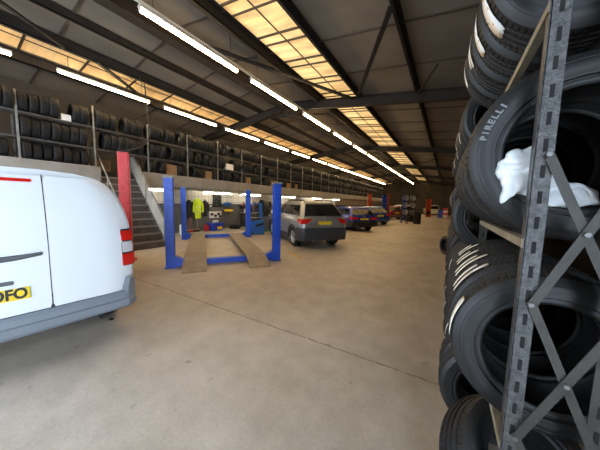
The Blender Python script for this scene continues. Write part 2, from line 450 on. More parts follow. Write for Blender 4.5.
brace((-1.12, 4.7), (-3.05, 8.55)); brace((-5.9, 4.1), (-3.15, 8.6), .12); brace((-.45, 6.9), (-1.05, 8.5), .03)
brace((-10.2, 5.2), (-8.75, 2.9), .10); brace((-1.1, 21), (-3.0, 25.3)); brace((-8.7, 2.2), (-7.6, .4), .09)

# ---------------------------------------------------------------- fluorescent fittings
def fitting(x, y, z, L, label, group, wires=True, tm='tube'):
    t = thing('ceiling_light', label, 'light', (x, y, z), 0, group)
    h = MB(); h.prism([(-.045, .035), (.045, .035), (.03, .085), (-.03, .085)], 0, L); h.build('housing', 'light_body', t)
    MB().tube([(0, .03, 0), (0, L - .03, 0)], .038, 12).build('tube', tm, t)
    for yy in (0, L - .035):
        MB().bbox((0, yy + .0175, .02), (.05, .035, .09), .008).build('end_cap', 'light_body', t)
    if wires:
        for yy in (.25, L - .25):
            MB().tube([(0, yy, .08), (0, yy, roof_z(x) - z)], .006, 6).build('wire', 'cable', t)
    return t
for k in range(14):
    fitting(-5.1, 2.36 + 2.93 * k, 5.1, 2.42, '%s lit fluorescent tube of the row under the roof ridge, counting from the camera' % ordinal(k), 'tubes under the ridge')
for k in range(15):
    fitting(-9.48, -.72 + 2.93 * k - (.28 if k == 0 else 0), 5.1, 2.42, '%s lit fluorescent tube of the row above the mezzanine edge, counting from the van' % ordinal(k), 'tubes along the mezzanine edge')
tr = MB(); tr.mm((-5.13, 1.5, 5.215), (-5.07, 43.5, 5.26))
tag(tr.build('cable_trunking', 'light_body'), 'long thin pale trunking joining the fluorescent tubes under the roof ridge', 'trunking')

# ---------------------------------------------------------------- mezzanine
mz = MB()
for (a, b) in ((Y_F, 3.12), (4.42, 47.9)):
    mz.mm((-9.75, a, 2.13), (-9.6, b, 2.6), 0)
mz.mm((-11.95, Y_F, 2.08), (-9.75, 3.12, 2.28), 1); mz.mm((-11.95, 4.42, 2.08), (-9.75, 47.9, 2.28), 1); mz.mm((-11.95, 3.12, 2.08), (-10.6, 4.42, 2.28), 1)
mz.mm((-11.95, Y_F, 2.28), (-9.75, 3.12, 2.56), 2); mz.mm((-11.95, 4.42, 2.28), (-9.75, 47.9, 2.56), 2); mz.mm((-11.95, 3.12, 2.28), (-10.6, 4.42, 2.56), 2)
struct(mz.build('mezzanine_slab', ['fascia', 'soffit', 'wall_dark']))
UN = [(4.6, 1.2), (7.4, 1.9), (9.9, 1.8), (14.0, 1.8), (18.5, 1.8), (23, 1.8)]
UL = ['beside the steel stairs', 'above the yellow jacket', 'above the blue machine bay', 'behind the silver car', 'behind the bright blue car', 'far along the wall']
for (y, l), w in zip(UN, UL):
    fitting(-10.4, y, 1.99, l, 'fluorescent tube fixed below the mezzanine %s' % w, 'tubes below the mezzanine', False, 'tube_dim')

# ---------------------------------------------------------------- tyres
def tyre_profiles(Rr, W, rim, groove=True):
    h = W / 2; tr = []
    g = .008 if groove else .0
    tw = h * .80
    tr.append((-tw, Rr - .010))
    if groove:
        xs = [-.62, -.2, .2, .62]
        gw = .022 * W / .2 * .5
        for x in xs:
            c = x * tw
            tr += [(c - gw, Rr - .0005 - .006 * x * x), (c - gw * .7, Rr - g), (c + gw * .7, Rr - g), (c + gw, Rr - .0005 - .006 * x * x)]
    else:
        tr += [(-tw * .5, Rr - .001), (0, Rr), (tw * .5, Rr - .001)]
    tr.append((tw, Rr - .010))
    mid = (Rr + rim) / 2
    side = [(tw, Rr - .010), (h * .90, Rr - .022), (h * .965, Rr - .036), (h * .955, Rr - .038), (h * 1.0, mid + .014), (h * 1.0, mid - .008), (h * .985, rim + .034), (h * .995, rim + .031), (h * .985, rim + .027), (h * .90, rim + .023), (h * .895, rim + .019), (h * .93, rim + .014), (h * .92, rim + .004), (h * .84, rim - .003)]
    inner = [(h * .84, rim - .003), (h * .74, rim + .004), (h * .72, rim + .018), (h * .84, mid), (h * .80, Rr - .03), (h * .6, Rr - .018), (0, Rr - .014)]
    return tr, side, inner
def tread_mb(tr, Rr, nseg, sipes=True):
    m = MB(); n = nseg; V = []; k_ = len(tr); h = tr[-1][0]
    for k in range(n):
        a = 2 * PI * k / n; low = (k % 5 == 0) and sipes
        for (t, r) in tr:
            sh = abs(t) / h
            rr = r - (.006 if low and sh > .64 and sh < .99 else 0) - (.003 if low and .24 < sh < .6 else 0)
            aa = a + (.35 * 2 * PI / n * 5 * (abs(t) / h)) # raked blocks
            V.append((rr * math.cos(aa), t, rr * math.sin(aa)))
    F = [(k * k_ + i, k * k_ + i + 1, ((k + 1) % n) * k_ + i + 1, ((k + 1) % n) * k_ + i) for k in range(n) for i in range(k_ - 1)]
    return m.add(V, F, 0, False)
MESH = {}
def tyre_parts(key, Rr, W, rim, nseg):
    if key in MESH: return MESH[key]
    tr, side, inner = tyre_profiles(Rr, W, rim)
    hs = -tr[-1][0]
    ps = []
    a = .35 * 2 * PI / nseg * 3
    o = tread_mb(tr, Rr, nseg).build('tread', 'rubber', sharp=25); ps.append(o)
    o = MB().lathe(side, nseg // 2).build('sidewall', 'rubber_side', sharp=50); ps.append(o)
    o = MB().lathe([(-t, r) for t, r in side], nseg // 2).build('sidewall', 'rubber_side', sharp=50); ps.append(o)
    o = MB().lathe(inner + [(-t, r) for t, r in inner[::-1][1:]], nseg // 2).build('inner_liner', 'rubber_in'); ps.append(o)
    MESH[key] = [(p.name.split('.')[0], p.data) for p in ps]
    for p in ps: bpy.data.objects.remove(p)
    return MESH[key]
def near_tyre(label, loc, rot=(0, 0, 0), R0=.325, W=.215, rim=.215, nseg=360, group=None, key=None):
    t = thing('tyre', label, 'tyre', loc, 0, group); t.rotation_euler = rot
    for nm, me in tyre_parts((round(R0, 3), W, rim, nseg), R0, W, rim, nseg):
        o = bpy.data.objects.new(nm, me); COL.objects.link(o); o.parent = t
    t['_R'] = R0
    return t
def sticker(t, y0, y1, a0, a1, plain=False, R0=None, label=None):
    Rr = (R0 or t['_R']) + .0022; n = 10; m = MB(); rings = []
    for rr in (Rr, Rr - .002): pass
    V = []; F = []
    for k in range(n + 1):
        a = R_(a0 + (a1 - a0) * k / n)
        e = .0 if 0 < k < n else (y1 - y0) * .12
        for y in (y0 + e, y1 - e): V.append((Rr * math.cos(a), y, Rr * math.sin(a)))
    F = [(2 * k, 2 * k + 1, 2 * k + 3, 2 * k + 2) for k in range(n)]
    m.add(V, F, 0, True)
    o = m.build('tread_label', 'sticker_plain' if plain else 'sticker', t)
    md = o.modifiers.new('thickness', 'SOLIDIFY'); md.thickness = .0012
    if label: o['label'] = label
    return o

# simple one-mesh tyres for the distant racks (shared meshes)
def far_tyre_mesh(Rr, W, rim, n=36):
    tr, side, inner = tyre_profiles(Rr, W, rim, True)
    loop = tr[:-1] + side[:-1:2] + [(0, Rr - .014)] + [(-t, r) for t, r in side[:-1:2]][::-1]
    m = MB(); V = []; k_ = len(loop); h = tr[-1][0]
    m.lathe(loop, n, close=True)
    o = m.build('tyre_source', 'far_rubber', sharp=30); me = o.data; bpy.data.objects.remove(o); return me
FAR = [far_tyre_mesh(.295, .19, .20), far_tyre_mesh(.31, .205, .19), far_tyre_mesh(.28, .18, .19)]
def far_sticker(t, R0):
    return sticker(t, -.03, .035, 150, 200, True, R0)

# ---------------------------------------------------------------- right-hand rack
RX0, RX1 = .238, .49           # front and rear frame planes
FR = [1.12, 2.45, 3.75, 5.05, 6.35, 7.65]
TIER = {0: [.0, .70, 1.49, 2.27], 1: [.0, .62, 1.20, 2.05], 2: [.0, .70, 1.4, 2.15], 3: [.0, .70, 1.4, 2.15], 4: [.0, .70, 1.4, 2.15]}
def slotted_upright(t, x, y, sx, z1=3.1, name='upright', mat_='rack'):
    m = MB(); w = .048
    # angle section: slotted flange faces -Y, plain flange faces -X
    m.mm((x, y, 0), (x + sx * w, y + .004, z1), 0)
    m.mm((x - .002, y, 0), (x + .003, y + w * .8, z1), 0)
    z = .07
    while z < z1 - .05:
        xc = x + sx * w * .52
        m.bbox((xc, y - .0005, z), (.012, .003, .042), .004, None, 1)
        z += .087
    o = m.build(name, [mat_, 'hole'], t)
    return o
for b in range(5):
    y0, y1 = FR[b], FR[b + 1]
    t = thing('tyre_rack', '%s bay of the grey slotted steel tyre rack along the right side' % ordinal(b), 'rack', (0, 0, 0), 0, 'bays of the right tyre rack')
    if b == 0:
        slotted_upright(t, RX0, y0, 1, mat_='rack_hammer'); slotted_upright(t, RX1, y0, -1)
    slotted_upright(t, RX0, y1 - .01, 1); slotted_upright(t, RX1, y1 - .01, -1)
    for tz in TIER[b]:
        if tz == 0: tz = .06
        for x in (RX0 - .006, RX1 - .03):
            m = MB(); m.mm((x, y0 + .005, tz - .032), (x + .03, y1 - .012, tz), 0); m.build('rail', 'rail' if x < .3 else 'rack', t)
    if b == 0:
        yy = y0 - .008
        zn = [1.775, 1.265, .755, .245]
        for i in range(len(zn) - 1):
            za, zb = zn[i], zn[i + 1]
            for (p, q, o_) in (((RX0 + .035, za), (RX1 - .01, zb), 0), ((RX0 + .035, zb), (RX1 - .01, za), -.008)):
                MB().bar((p[0], yy + o_, p[1]), (q[0], yy + o_, q[1]), .004, .026, 0, (0, 0, 1)).build('brace', 'rack', t)
        for x, z in [(RX0 + .03, q) for q in zn] + [((RX0 + RX1) / 2 + .012, (zn[i] + zn[i + 1]) / 2) for i in range(len(zn) - 1)]:
            m = MB(); m.tube([(x, yy - .022, z), (x, yy, z)], .008, 6); m.build('bolt', 'bolt', t)

TN = ['floor', 'lower', 'eye-level', 'top']
RT = {}
def rack_tyre(b, tier, i, y, label, R0=.325, W=.21, near=True, x=.36, rot=(0, 0, 0), dz=0., seg=360):
    z = TIER[b][tier] + R0 + (.002 if tier else .004) + dz
    if tier == 0: z += .06
    z -= .012
    t = near_tyre(label, (x, y, z), rot, R0, W, .215 if R0 > .31 else .2, seg)
    return t
# eye-level tier, first bay: the big low-profile tyre facing the camera and the ones behind it
T2 = rack_tyre(0, 2, 0, 1.335, 'big low-profile tyre at eye level holding the crumpled white plastic bag', .335, .225, x=.385)
for k in range(1, 5):
    rack_tyre(0, 2, k, 1.335 + .228 * k, '%s tyre behind the big tyre with the white bag, eye-level rails' % ordinal(k - 1), .325 - .01 * (k % 2), .215, seg=240)
T1 = rack_tyre(0, 1, 0, 1.345, 'wide tyre on the lower rails directly below the tyre with the bag', .33, .225, x=.378)
sticker(T1, -.10, -.035, 150, 182, True, label='plain white tread label')
lab = []
for k in range(1, 5):
    q = rack_tyre(0, 1, k, 1.345 + .225 * k, '%s tyre with white tread stripes behind the wide lower tyre' % ordinal(k - 1), .335, .215, x=.375)
    lab.append(q)
    for j, yy in enumerate((-.07, .01)):
        sticker(q, yy, yy + .035, 118 + 8 * j + 4 * (k % 2), 165 - 5 * k, True, label='long white stripe label')
# floor tier: a tyre slumped outwards, more behind
T0 = near_tyre('tyre slumped on the floor at the foot of the near rack upright', (.372, 1.38, .335), tuple(Vector((0, -1, 0)).rotation_difference(Vector((.50, -.52, .70))).to_euler()), .335, .225, .22)
sticker(T0, -.07, -.03, 180, 194, True, label='small white tread label')
for k in range(1, 3):
    rack_tyre(0, 0, k, 1.72 + .225 * k, '%s tyre standing behind the slumped floor tyre' % ordinal(k - 1), .325, .215, seg=96, x=.35)
# top tier
U = []
for k in range(4):
    q = rack_tyre(0, 3, k, 1.44 + .238 * k, '%s tyre on the top rails above the tyre with the bag' % ordinal(k), .335, .235, x=.405 - .012 * k)
    U.append(q)
sticker(U[0], -.06, .03, 176, 222, label='white label with small coloured symbols')
sticker(U[1], -.06, .02, 176, 212, label='white label with small coloured symbols')
sticker(U[2], -.07, -.03, 172, 204, True, label='narrow white label'); sticker(U[2], -.01, .03, 172, 200, True, label='narrow white label')
sticker(U[3], -.04, .02, 172, 204, True, label='narrow white label')
# the further bays
for b in range(1, 5):
    for tier in range(4):
        y = FR[b] + .16; i = 0
        while y < FR[b + 1] - .14:
            Rr = random.choice((.305, .315, .325)); W = .2
            q = rack_tyre(b, tier, i, y, '%s tyre on the %s rails of the %s right-rack bay' % (ordinal(i), TN[tier], ordinal(b)), Rr, W, seg=60, x=.36 + random.uniform(-.015, .02))
            if random.random() < .45:
                sticker(q, -.03, .02, 160, 200, True, label='white tread label')
            y += .212; i += 1
# raised sidewall lettering, set along the arc of the big tyre
def arc_text(t, word, rad, y, a0, da, size):
    g = MB(); 
    root = None
    for i, ch in enumerate(word):
        a = a0 + da * i
        cu = bpy.data.curves.new('lettering', 'FONT'); cu.body = ch; cu.size = size; cu.extrude = .0015; cu.offset = .0012; cu.align_x = 'CENTER'; cu.align_y = 'CENTER'
        o = bpy.data.objects.new('lettering_source', cu); COL.objects.link(o)
        dg = bpy.context.evaluated_depsgraph_get(); me = bpy.data.meshes.new_from_object(o.evaluated_get(dg))
        bpy.data.objects.remove(o); bpy.data.curves.remove(cu)
        mt = Matrix.Translation((rad * math.cos(a), y, rad * math.sin(a))) @ Matrix.Rotation(-(a - PI / 2), 4, 'Y') @ Matrix.Rotation(PI / 2, 4, 'X')
        me.transform(mt)
        g.add([v.co[:] for v in me.vertices], [list(p.vertices) for p in me.polygons])
        bpy.data.meshes.remove(me)
    return g.build('lettering', 'letter', t)
arc_text(T2, 'PIRELLI', .288, -.1135, R_(168), R_(-4.3), .031)

# white plastic bag draped in the big tyre
def rag(outline, T, c, seed, y0=0.):
    # crumpled double sheet: fine polar grid inside a star-shaped outline, ridged folds
    na, nr = 120, 26; pts = smooth_path([Vector((a, 0, b)) for a, b in outline + [outline[0]]], 8)
    L_ = [0]
    for i in range(1, len(pts)): L_.append(L_[-1] + (pts[i] - pts[i - 1]).length)
    def on(d):
        for i in range(1, len(pts)):
            if d <= L_[i]: return pts[i - 1].lerp(pts[i], (d - L_[i - 1]) / max(1e-6, L_[i] - L_[i - 1]))
        return pts[-1]
    per = [on(L_[-1] * k / na) for k in range(na)]
    for sgn in (-1, 1):
        rings = []
        for j in range(nr + 1):
            t = 1 - j / nr * .998; rg = []
            for p in per:
                q = Vector((c[0] + (p.x - c[0]) * t, 0, c[1] + (p.z - c[1]) * t))
                w = Vector((q.x * 9, q.z * 9, seed)); warp = noise.noise_vector(w * .7) * .9
                rdg = 1 - abs(noise.noise(w + warp)) * 2; r2 = 1 - abs(noise.noise(w * 2.7 + warp * 2)) * 2; r3 = noise.noise(w * 6)
                edge = math.sqrt(max(0, 1 - t ** 3))
                d = T * edge * (.75 + .0 * rdg) * sgn + (.022 * rdg + .009 * r2 + .003 * r3) * (.35 + .65 * edge)
                rg.append((q.x + .006 * r2, y0 + d, q.z + .006 * rdg))
            rings.append(rg)
        bagt.loft(rings, 0, True, False)
def smooth_path(P, n=6):
    out = []
    for i in range(len(P) - 1):
        p0, p1, p2, p3 = P[max(i - 1, 0)], P[i], P[i + 1], P[min(i + 2, len(P) - 1)]
        for k in range(n):
            t = k / n
            out.append(.5 * ((2 * p1) + (-p0 + p2) * t + (2 * p0 - 5 * p1 + 4 * p2 - p3) * t * t + (-p0 + 3 * p1 - 3 * p2 + p3) * t ** 3))
    return out + [P[-1]]
bagt = MB()
rag([(0.147, 1.729), (0.150, 1.768), (0.170, 1.789), (0.180, 1.811), (0.205, 1.821), (0.222, 1.814), (0.245, 1.826), (0.279, 1.830), (0.300, 1.800), (0.315, 1.743), (0.332, 1.714), (0.320, 1.683), (0.297, 1.659), (0.261, 1.640), (0.213, 1.650), (0.205, 1.640), (0.175, 1.611), (0.167, 1.636), (0.173, 1.671), (0.165, 1.698)], .05, (.265, 1.70), 2.)
rag([(0.281, 1.666), (0.299, 1.687), (0.318, 1.708), (0.353, 1.696), (0.382, 1.692), (0.415, 1.672), (0.432, 1.655), (0.438, 1.615), (0.412, 1.611), (0.379, 1.600), (0.342, 1.602), (0.302, 1.605), (0.286, 1.633)], .04, (.42, 1.62), 7., .02)
bg = bagt.build('plastic_bag', 'bag', None, (0, 1.215, 0), sharp=80)
tag(bg, 'crumpled white plastic bag stuffed in the opening of the big tyre', 'bag')

# ---------------------------------------------------------------- mezzanine racks with tyres
PY = [1.45 + 1.6 * i for i in range(-1, 27)]
SHELF = [2.60, 3.20, 3.86]
count = 0
skip_boxes = {(2, 1): [], }
stuff = MB()
def stuff_tyre(x, y, z, Rr, W):
    stuff.lathe([(-W / 2, Rr * .7), (-W / 2, Rr * .93), (-W * .4, Rr), (W * .4, Rr), (W / 2, Rr * .93), (W / 2, Rr * .7), (0, Rr * .9)], 14, close=True, c=(x, y, z))
def bayname(b): return 'mezzanine bay %s from the van' % ordinal(b)
BOXES = {(2, 0, 1): (.46, .40, .42), (3, 0, 3): (.42, .4, .46), (6, 0, 1): (.4, .4, .4), (7, 0, 4): (.62, .42, .44), (8, 0, 5): (.42, .4, .40), (4, 0, 4): (.35, .4, .42), (0, 2, 1): (.30, .4, .30), (5, 1, 2): (.5, .4, .3), (9, 0, 2): (.4, .4, .4), (1, 2, 4): (.22, .3, .18)}
LVL = ['bottom', 'middle', 'top']
for b in range(len(PY) - 1):
    y0, y1 = PY[b], PY[b + 1]
    t = thing('storage_rack', 'grey steel rack bay on the mezzanine, %s from the van end' % ordinal(b), 'rack', (-9.78, y0, 2.56), 0, 'mezzanine rack bays')
    ztop = 1.82 + (.12 if b % 3 == 1 else 0)
    for (yy, xx) in ((1.6, 0), (1.6, -.62)) + (((0, 0), (0, -.62)) if b == 0 else ()):
        m = MB(); m.bbox((xx, yy, ztop / 2), (.05, .045, ztop), .006); m.build('upright', 'mezz_rack', t)
    for z in SHELF[1:]:
        for xx in (0, -.34):
            MB().mm((xx - .02, .025, z - 2.56 - .05), (xx + .02, 1.575, z - 2.56 - .005)).build('shelf_rail', 'mezz_rail', t)
    for lv, z in enumerate(SHELF):
        y = y0 + .13; i = 0
        stairs = b == 2
        while y < y1 - .1:
            key = (b, lv, i)
            if key in BOXES:
                d = BOXES[key]; zb = z + (-.04 if lv == 0 else 0) + .0
                bt = thing('cardboard_box' if key not in ((0, 2, 1), (1, 2, 4), (5, 1, 2)) else 'white_box', '%s box on the %s shelf of %s' % ('brown cardboard' if key not in ((0, 2, 1), (1, 2, 4), (5, 1, 2)) else 'pale white', LVL[lv], bayname(b)), 'box', (-9.93 if key != (2, 0, 1) else -10.9, y + d[0] / 2 - .06, zb), R_(random.uniform(-4, 4)), 'boxes on the mezzanine racks')
                mm_ = 'cardboard' if bt.name.startswith('card') else 'white_pl'
                MB().bbox((0, 0, d[2] / 2), (d[1], d[0], d[2]), .008).build('carton', mm_, bt)
                MB().box((0, 0, d[2] + .001), (d[1] * .98, .05, .003)).build('tape', 'tape' if mm_ == 'cardboard' else 'grey_plastic', bt)
                y += d[0] + .05; i += 1; continue
            if (random.random() < .12 and b != 1) or (stairs and lv == 0):
                y += .2; i += 1; continue
            var = random.randrange(3); Rr = (.295, .31, .28)[var]
            if lv == 0: var, Rr = 2, .28
            if lv == 1: var, Rr = 0, .295
            dz = z + (-.04 if lv == 0 else -.012) + Rr + .003
            xx = -9.95 + random.uniform(-.03, .03)
            if count < 190 and b < 13:
                o = bpy.data.objects.new('tyre', FAR[var]); COL.objects.link(o); o.location = (xx, y, dz)
                o.rotation_euler = (0, random.uniform(0, 6), R_(random.uniform(-3, 3)))
                tag(o, '%s tyre on the %s shelf of %s' % (ordinal(i), LVL[lv], bayname(b)), 'tyre', 'tyres on the mezzanine racks')
                wl = (b == 2 and lv in (1, 2)) or random.random() < .05
                if wl and y < 22:
                    o.rotation_euler[1] = 0
                    sticker(o, -.045, .045, 152, 185, True, Rr, 'white tread label')
                count += 1
            else:
                stuff_tyre(xx, y, dz, Rr, .19)
            y += .198; i += 1
tag(stuff.build('stacked_tyres', 'far_rubber'), 'mass of black tyres filling the far mezzanine racks', 'tyres', None, 'stuff')

# ---------------------------------------------------------------- stairs up to the mezzanine
st = thing('staircase', 'dark steel staircase behind the red lift column, rising to the mezzanine', 'stairs', (-8.05, 3.72, 0))
NR = 11; rise = 2.56 / NR; run = 2.35 / NR; hw = .56
for i in range(NR - 1):
    tr_ = MB(); tr_.mm((-run * (i + 1) - .03, -hw, rise * (i + 1) - .035), (-run * i, hw, rise * (i + 1)), 0)
    o = tr_.build('tread', 'stair', st)
    MB().mm((-run * i - .002, -hw, rise * (i + 1) - .045), (-run * i + .012, hw, rise * (i + 1) + .003)).build('nosing', 'stair_edge', o)
    MB().mm((-run * i - .02, -hw + .01, rise * i + .002), (-run * i - .012, hw - .01, rise * (i + 1) - .04)).build('riser', 'stair', o)
ang = math.atan2(2.56, 2.35)
for s_ in (-1, 1):
    m = MB(); m.prism([(.06, 0), (.0, .0), (-2.35, 2.42), (-2.35, 2.56), (-2.2, 2.58), (.10, .12)], s_ * hw - .012, s_ * hw + .012); m.build('stringer', 'stair', st)
    m = MB(); y = s_ * (hw + .0)
    m.tube([(-.05, y, 1.02), (-2.3, y, 2.56 + .92)], .022, 8); m.build('handrail', 'mezz_rack', st)
    for (x, z0) in ((-.05, 0.03), (-1.2, 1.2), (-2.3, 2.5)):
        MB().tube([(x, y, z0), (x, y, z0 + 1.0)], .02, 8).build('baluster', 'mezz_rack', st)
m = MB(); m.prism([(-.06, .15), (-2.3, 2.55), (-2.3, 3.35), (-.06, .9)], hw + .005, hw + .02); m.build('side_panel', 'stair_panel', st)

# ---------------------------------------------------------------- lifts
HEAD = R_(54.5)
lift = thing('vehicle_lift', 'blue four-post vehicle lift with two tan metal ramps on the floor', 'lift', (-4.72, 4.04, 0), HEAD)
LW, LL, PH = 1.31, 4.4, 2.08
for (sx, y) in ((-1, 0), (1, 0), (-1, LL), (1, LL)):
    m = MB(); x = sx * (LW if sx > 0 else LW - .05); w = .10
    # C-shaped column opening inwards
    m.bbox((x + sx * .07, y, PH / 2), (.06, .21, PH), .008); m.bbox((x - sx * .01, y - .09, PH / 2), (.15, .03, PH), .006); m.bbox((x - sx * .01, y + .09, PH / 2), (.15, .03, PH), .006)
    p = m.build('post', 'blue_lift', lift)
    m = MB(); m.bbox((x, y, .01), (.25, .27, .02), .004); m.build('base_plate', 'blue_lift', p)
    m = MB(); m.bbox((x + sx * .01, y, PH + .025), (.22, .24, .05), .01); m.build('top_cap', 'mezz_rack', p)
    m = MB(); m.prism([(x - sx * .06, .03), (x - sx * .40, .03), (x - sx * .34, .16), (x - sx * .10, .27), (x - sx * .06, .27)], y - .10, y + .10); m.build('carriage', 'blue_lift', p)
for y in (0, LL):
    m = MB(); m.bbox((0, y, .105), (2 * LW - .2, .16, .13), .01); m.build('cross_beam', 'blue_lift', lift)
for sx in (-1, 1):
    m = MB(); x = sx * .74; w = .26
    m.bbox((x, LL / 2 + .02, .19), (2 * w, LL + .1, .03), .006)
    m.mm((x - w, -.03, .13), (x - w + .02, LL + .07, .2)); m.mm((x + w - .02, -.03, .13), (x + w, LL + .07, .2))
    for k in range(6): m.mm((x - w + .03, .5 + k * .65, .2045), (x + w - .03, .52 + k * .65, .208))
    r = m.build('ramp', 'ramp', lift)
    f = MB(); f.prism([(-.62, .012), (-.02, .200), (-.02, .175), (-.60, .0)], x - w, x + w, 'x'); f.build('approach_flap', 'ramp', r)

def two_post(name, label, loc, h, mt, rz=0., w=.26, arms=True):
    t = thing(name, label, 'lift column', loc, rz)
    m = MB(); m.bbox((0, .10, h / 2), (w, .04, h), .006); m.bbox((-w / 2 + .02, 0, h / 2), (.04, .22, h), .006); m.bbox((w / 2 - .02, 0, h / 2), (.04, .22, h), .006); m.build('column', mt, t)
    MB().bbox((0, .05, .012), (w + (.25 if arms else .02), .5 if arms else .3, .024), .004).build('base_plate', mt, t)
    m = MB(); m.bbox((0, -.02, .55), (w - .1, .16, .5), .01); cz = m.build('carriage', 'black_metal', t)
    for s_ in (-1, 1) if arms else (): MB().bar((s_ * .05, -.08, .36), (s_ * .55, -.55, .30), .09, .07).build('lifting_arm', mt, t)
    MB().bbox((0, .02, h + .02), (w + .04, .26, .04), .01).build('top_plate', 'steel_dark', t)
    return t
two_post('vehicle_lift_column', 'tall red lift column standing behind the white van', (-7.0, 2.74, 0), 2.74, 'red_post', R_(-25), .30, False)
# the hose that drops from the roof to the red column
hs = MB(); hp = [Vector(p) for p in ((-8.72, 3.95, 5.55), (-8.2, 3.8, 5.1), (-7.25, 3.42, 4.7), (-7.03, 3.36, 3.9), (-7.0, 3.37, 3.3), (-7.0, 3.22, 3.02), (-7.0, 2.95, 2.86), (-7.0, 2.76, 2.80))]
def smooth_path(P, n=6):
    out = []
    for i in range(len(P) - 1):
        p0, p1, p2, p3 = P[max(i - 1, 0)], P[i], P[i + 1], P[min(i + 2, len(P) - 1)]
        for k in range(n):
            t = k / n
            out.append(.5 * ((2 * p1) + (-p0 + p2) * t + (2 * p0 - 5 * p1 + 4 * p2 - p3) * t * t + (-p0 + 3 * p1 - 3 * p2 + p3) * t ** 3))
    return out + [P[-1]]
hs.tube(smooth_path(hp), .014, 6)
tag(hs.build('hanging_cable', 'cable'), 'black cable hanging from the roof to the top of the red lift column', 'cable')
hs = MB(); hs.tube(smooth_path([Vector(p) for p in ((-9.0, 3.6, 5.6), (-8.95, 4.2, 5.33), (-8.9, 4.9, 5.35), (-8.9, 5.2, 5.6))]), .008, 6)
tag(hs.build('hanging_cable', 'cable'), 'thin cable looping under the amber roof light on the van side', 'cable')

# ---------------------------------------------------------------- vehicles
def wheel(parent, x, y, r, side, w=.2, mt='alloy', spokes=5):
    t = bpy.data.objects.new('wheel', None); COL.objects.link(t); t.parent = parent; t.location = (x, y, r); t.empty_display_size = .1
    rim = r * .66; h = w / 2
    m = MB(); m.lathe([(-h * .8, rim), (-h, (r + rim) / 2), (-h * .8, r * .97), (-h * .5, r), (h * .5, r), (h * .8, r * .97), (h, (r + rim) / 2), (h * .8, rim)], 36, axis='x'); m.build('tyre', 'rubber', t)
    m = MB(); f = side * h
    m.lathe([(f * .8, rim * 1.0), (f * .55, rim * .9), (-f * .6, rim * .88)], 36, axis='x')
    m.lathe([(f * .2, .0001), (f * .2, rim * .9)], 36, 1, axis='x')
    for k in range(spokes):
        a = 2 * PI * k / spokes
        for da in (-.13, .13):
            m.bar((f * .72, math.cos(a) * .05, math.sin(a) * .05), (f * .66, math.cos(a + da) * rim * .93, math.sin(a + da) * rim * .93), rim * .17, .03, 0, (1, 0, 0))
    m.lathe([(f * .85, .0001), (f * .85, rim * .17), (f * .7, rim * .2)], 16, axis='x')
    m.build('rim', [mt, 'black_metal'], t)
    return t
def uk_plate(parent, loc, rz, s, mt='plate_yellow', sz=(.52, .111), ink='plate_ink', off=0., tsize=.1):
    m = MB(); m.bbox((0, 0, 0), (sz[0], .012, sz[1]), .006)
    p = m.build('number_plate', mt, parent, loc, (0, 0, rz))
    if s: text(p, s, tsize, ink, (off, -.0075, 0), (PI / 2, 0, 0), 'registration', .0008, sx=.82)
    return p
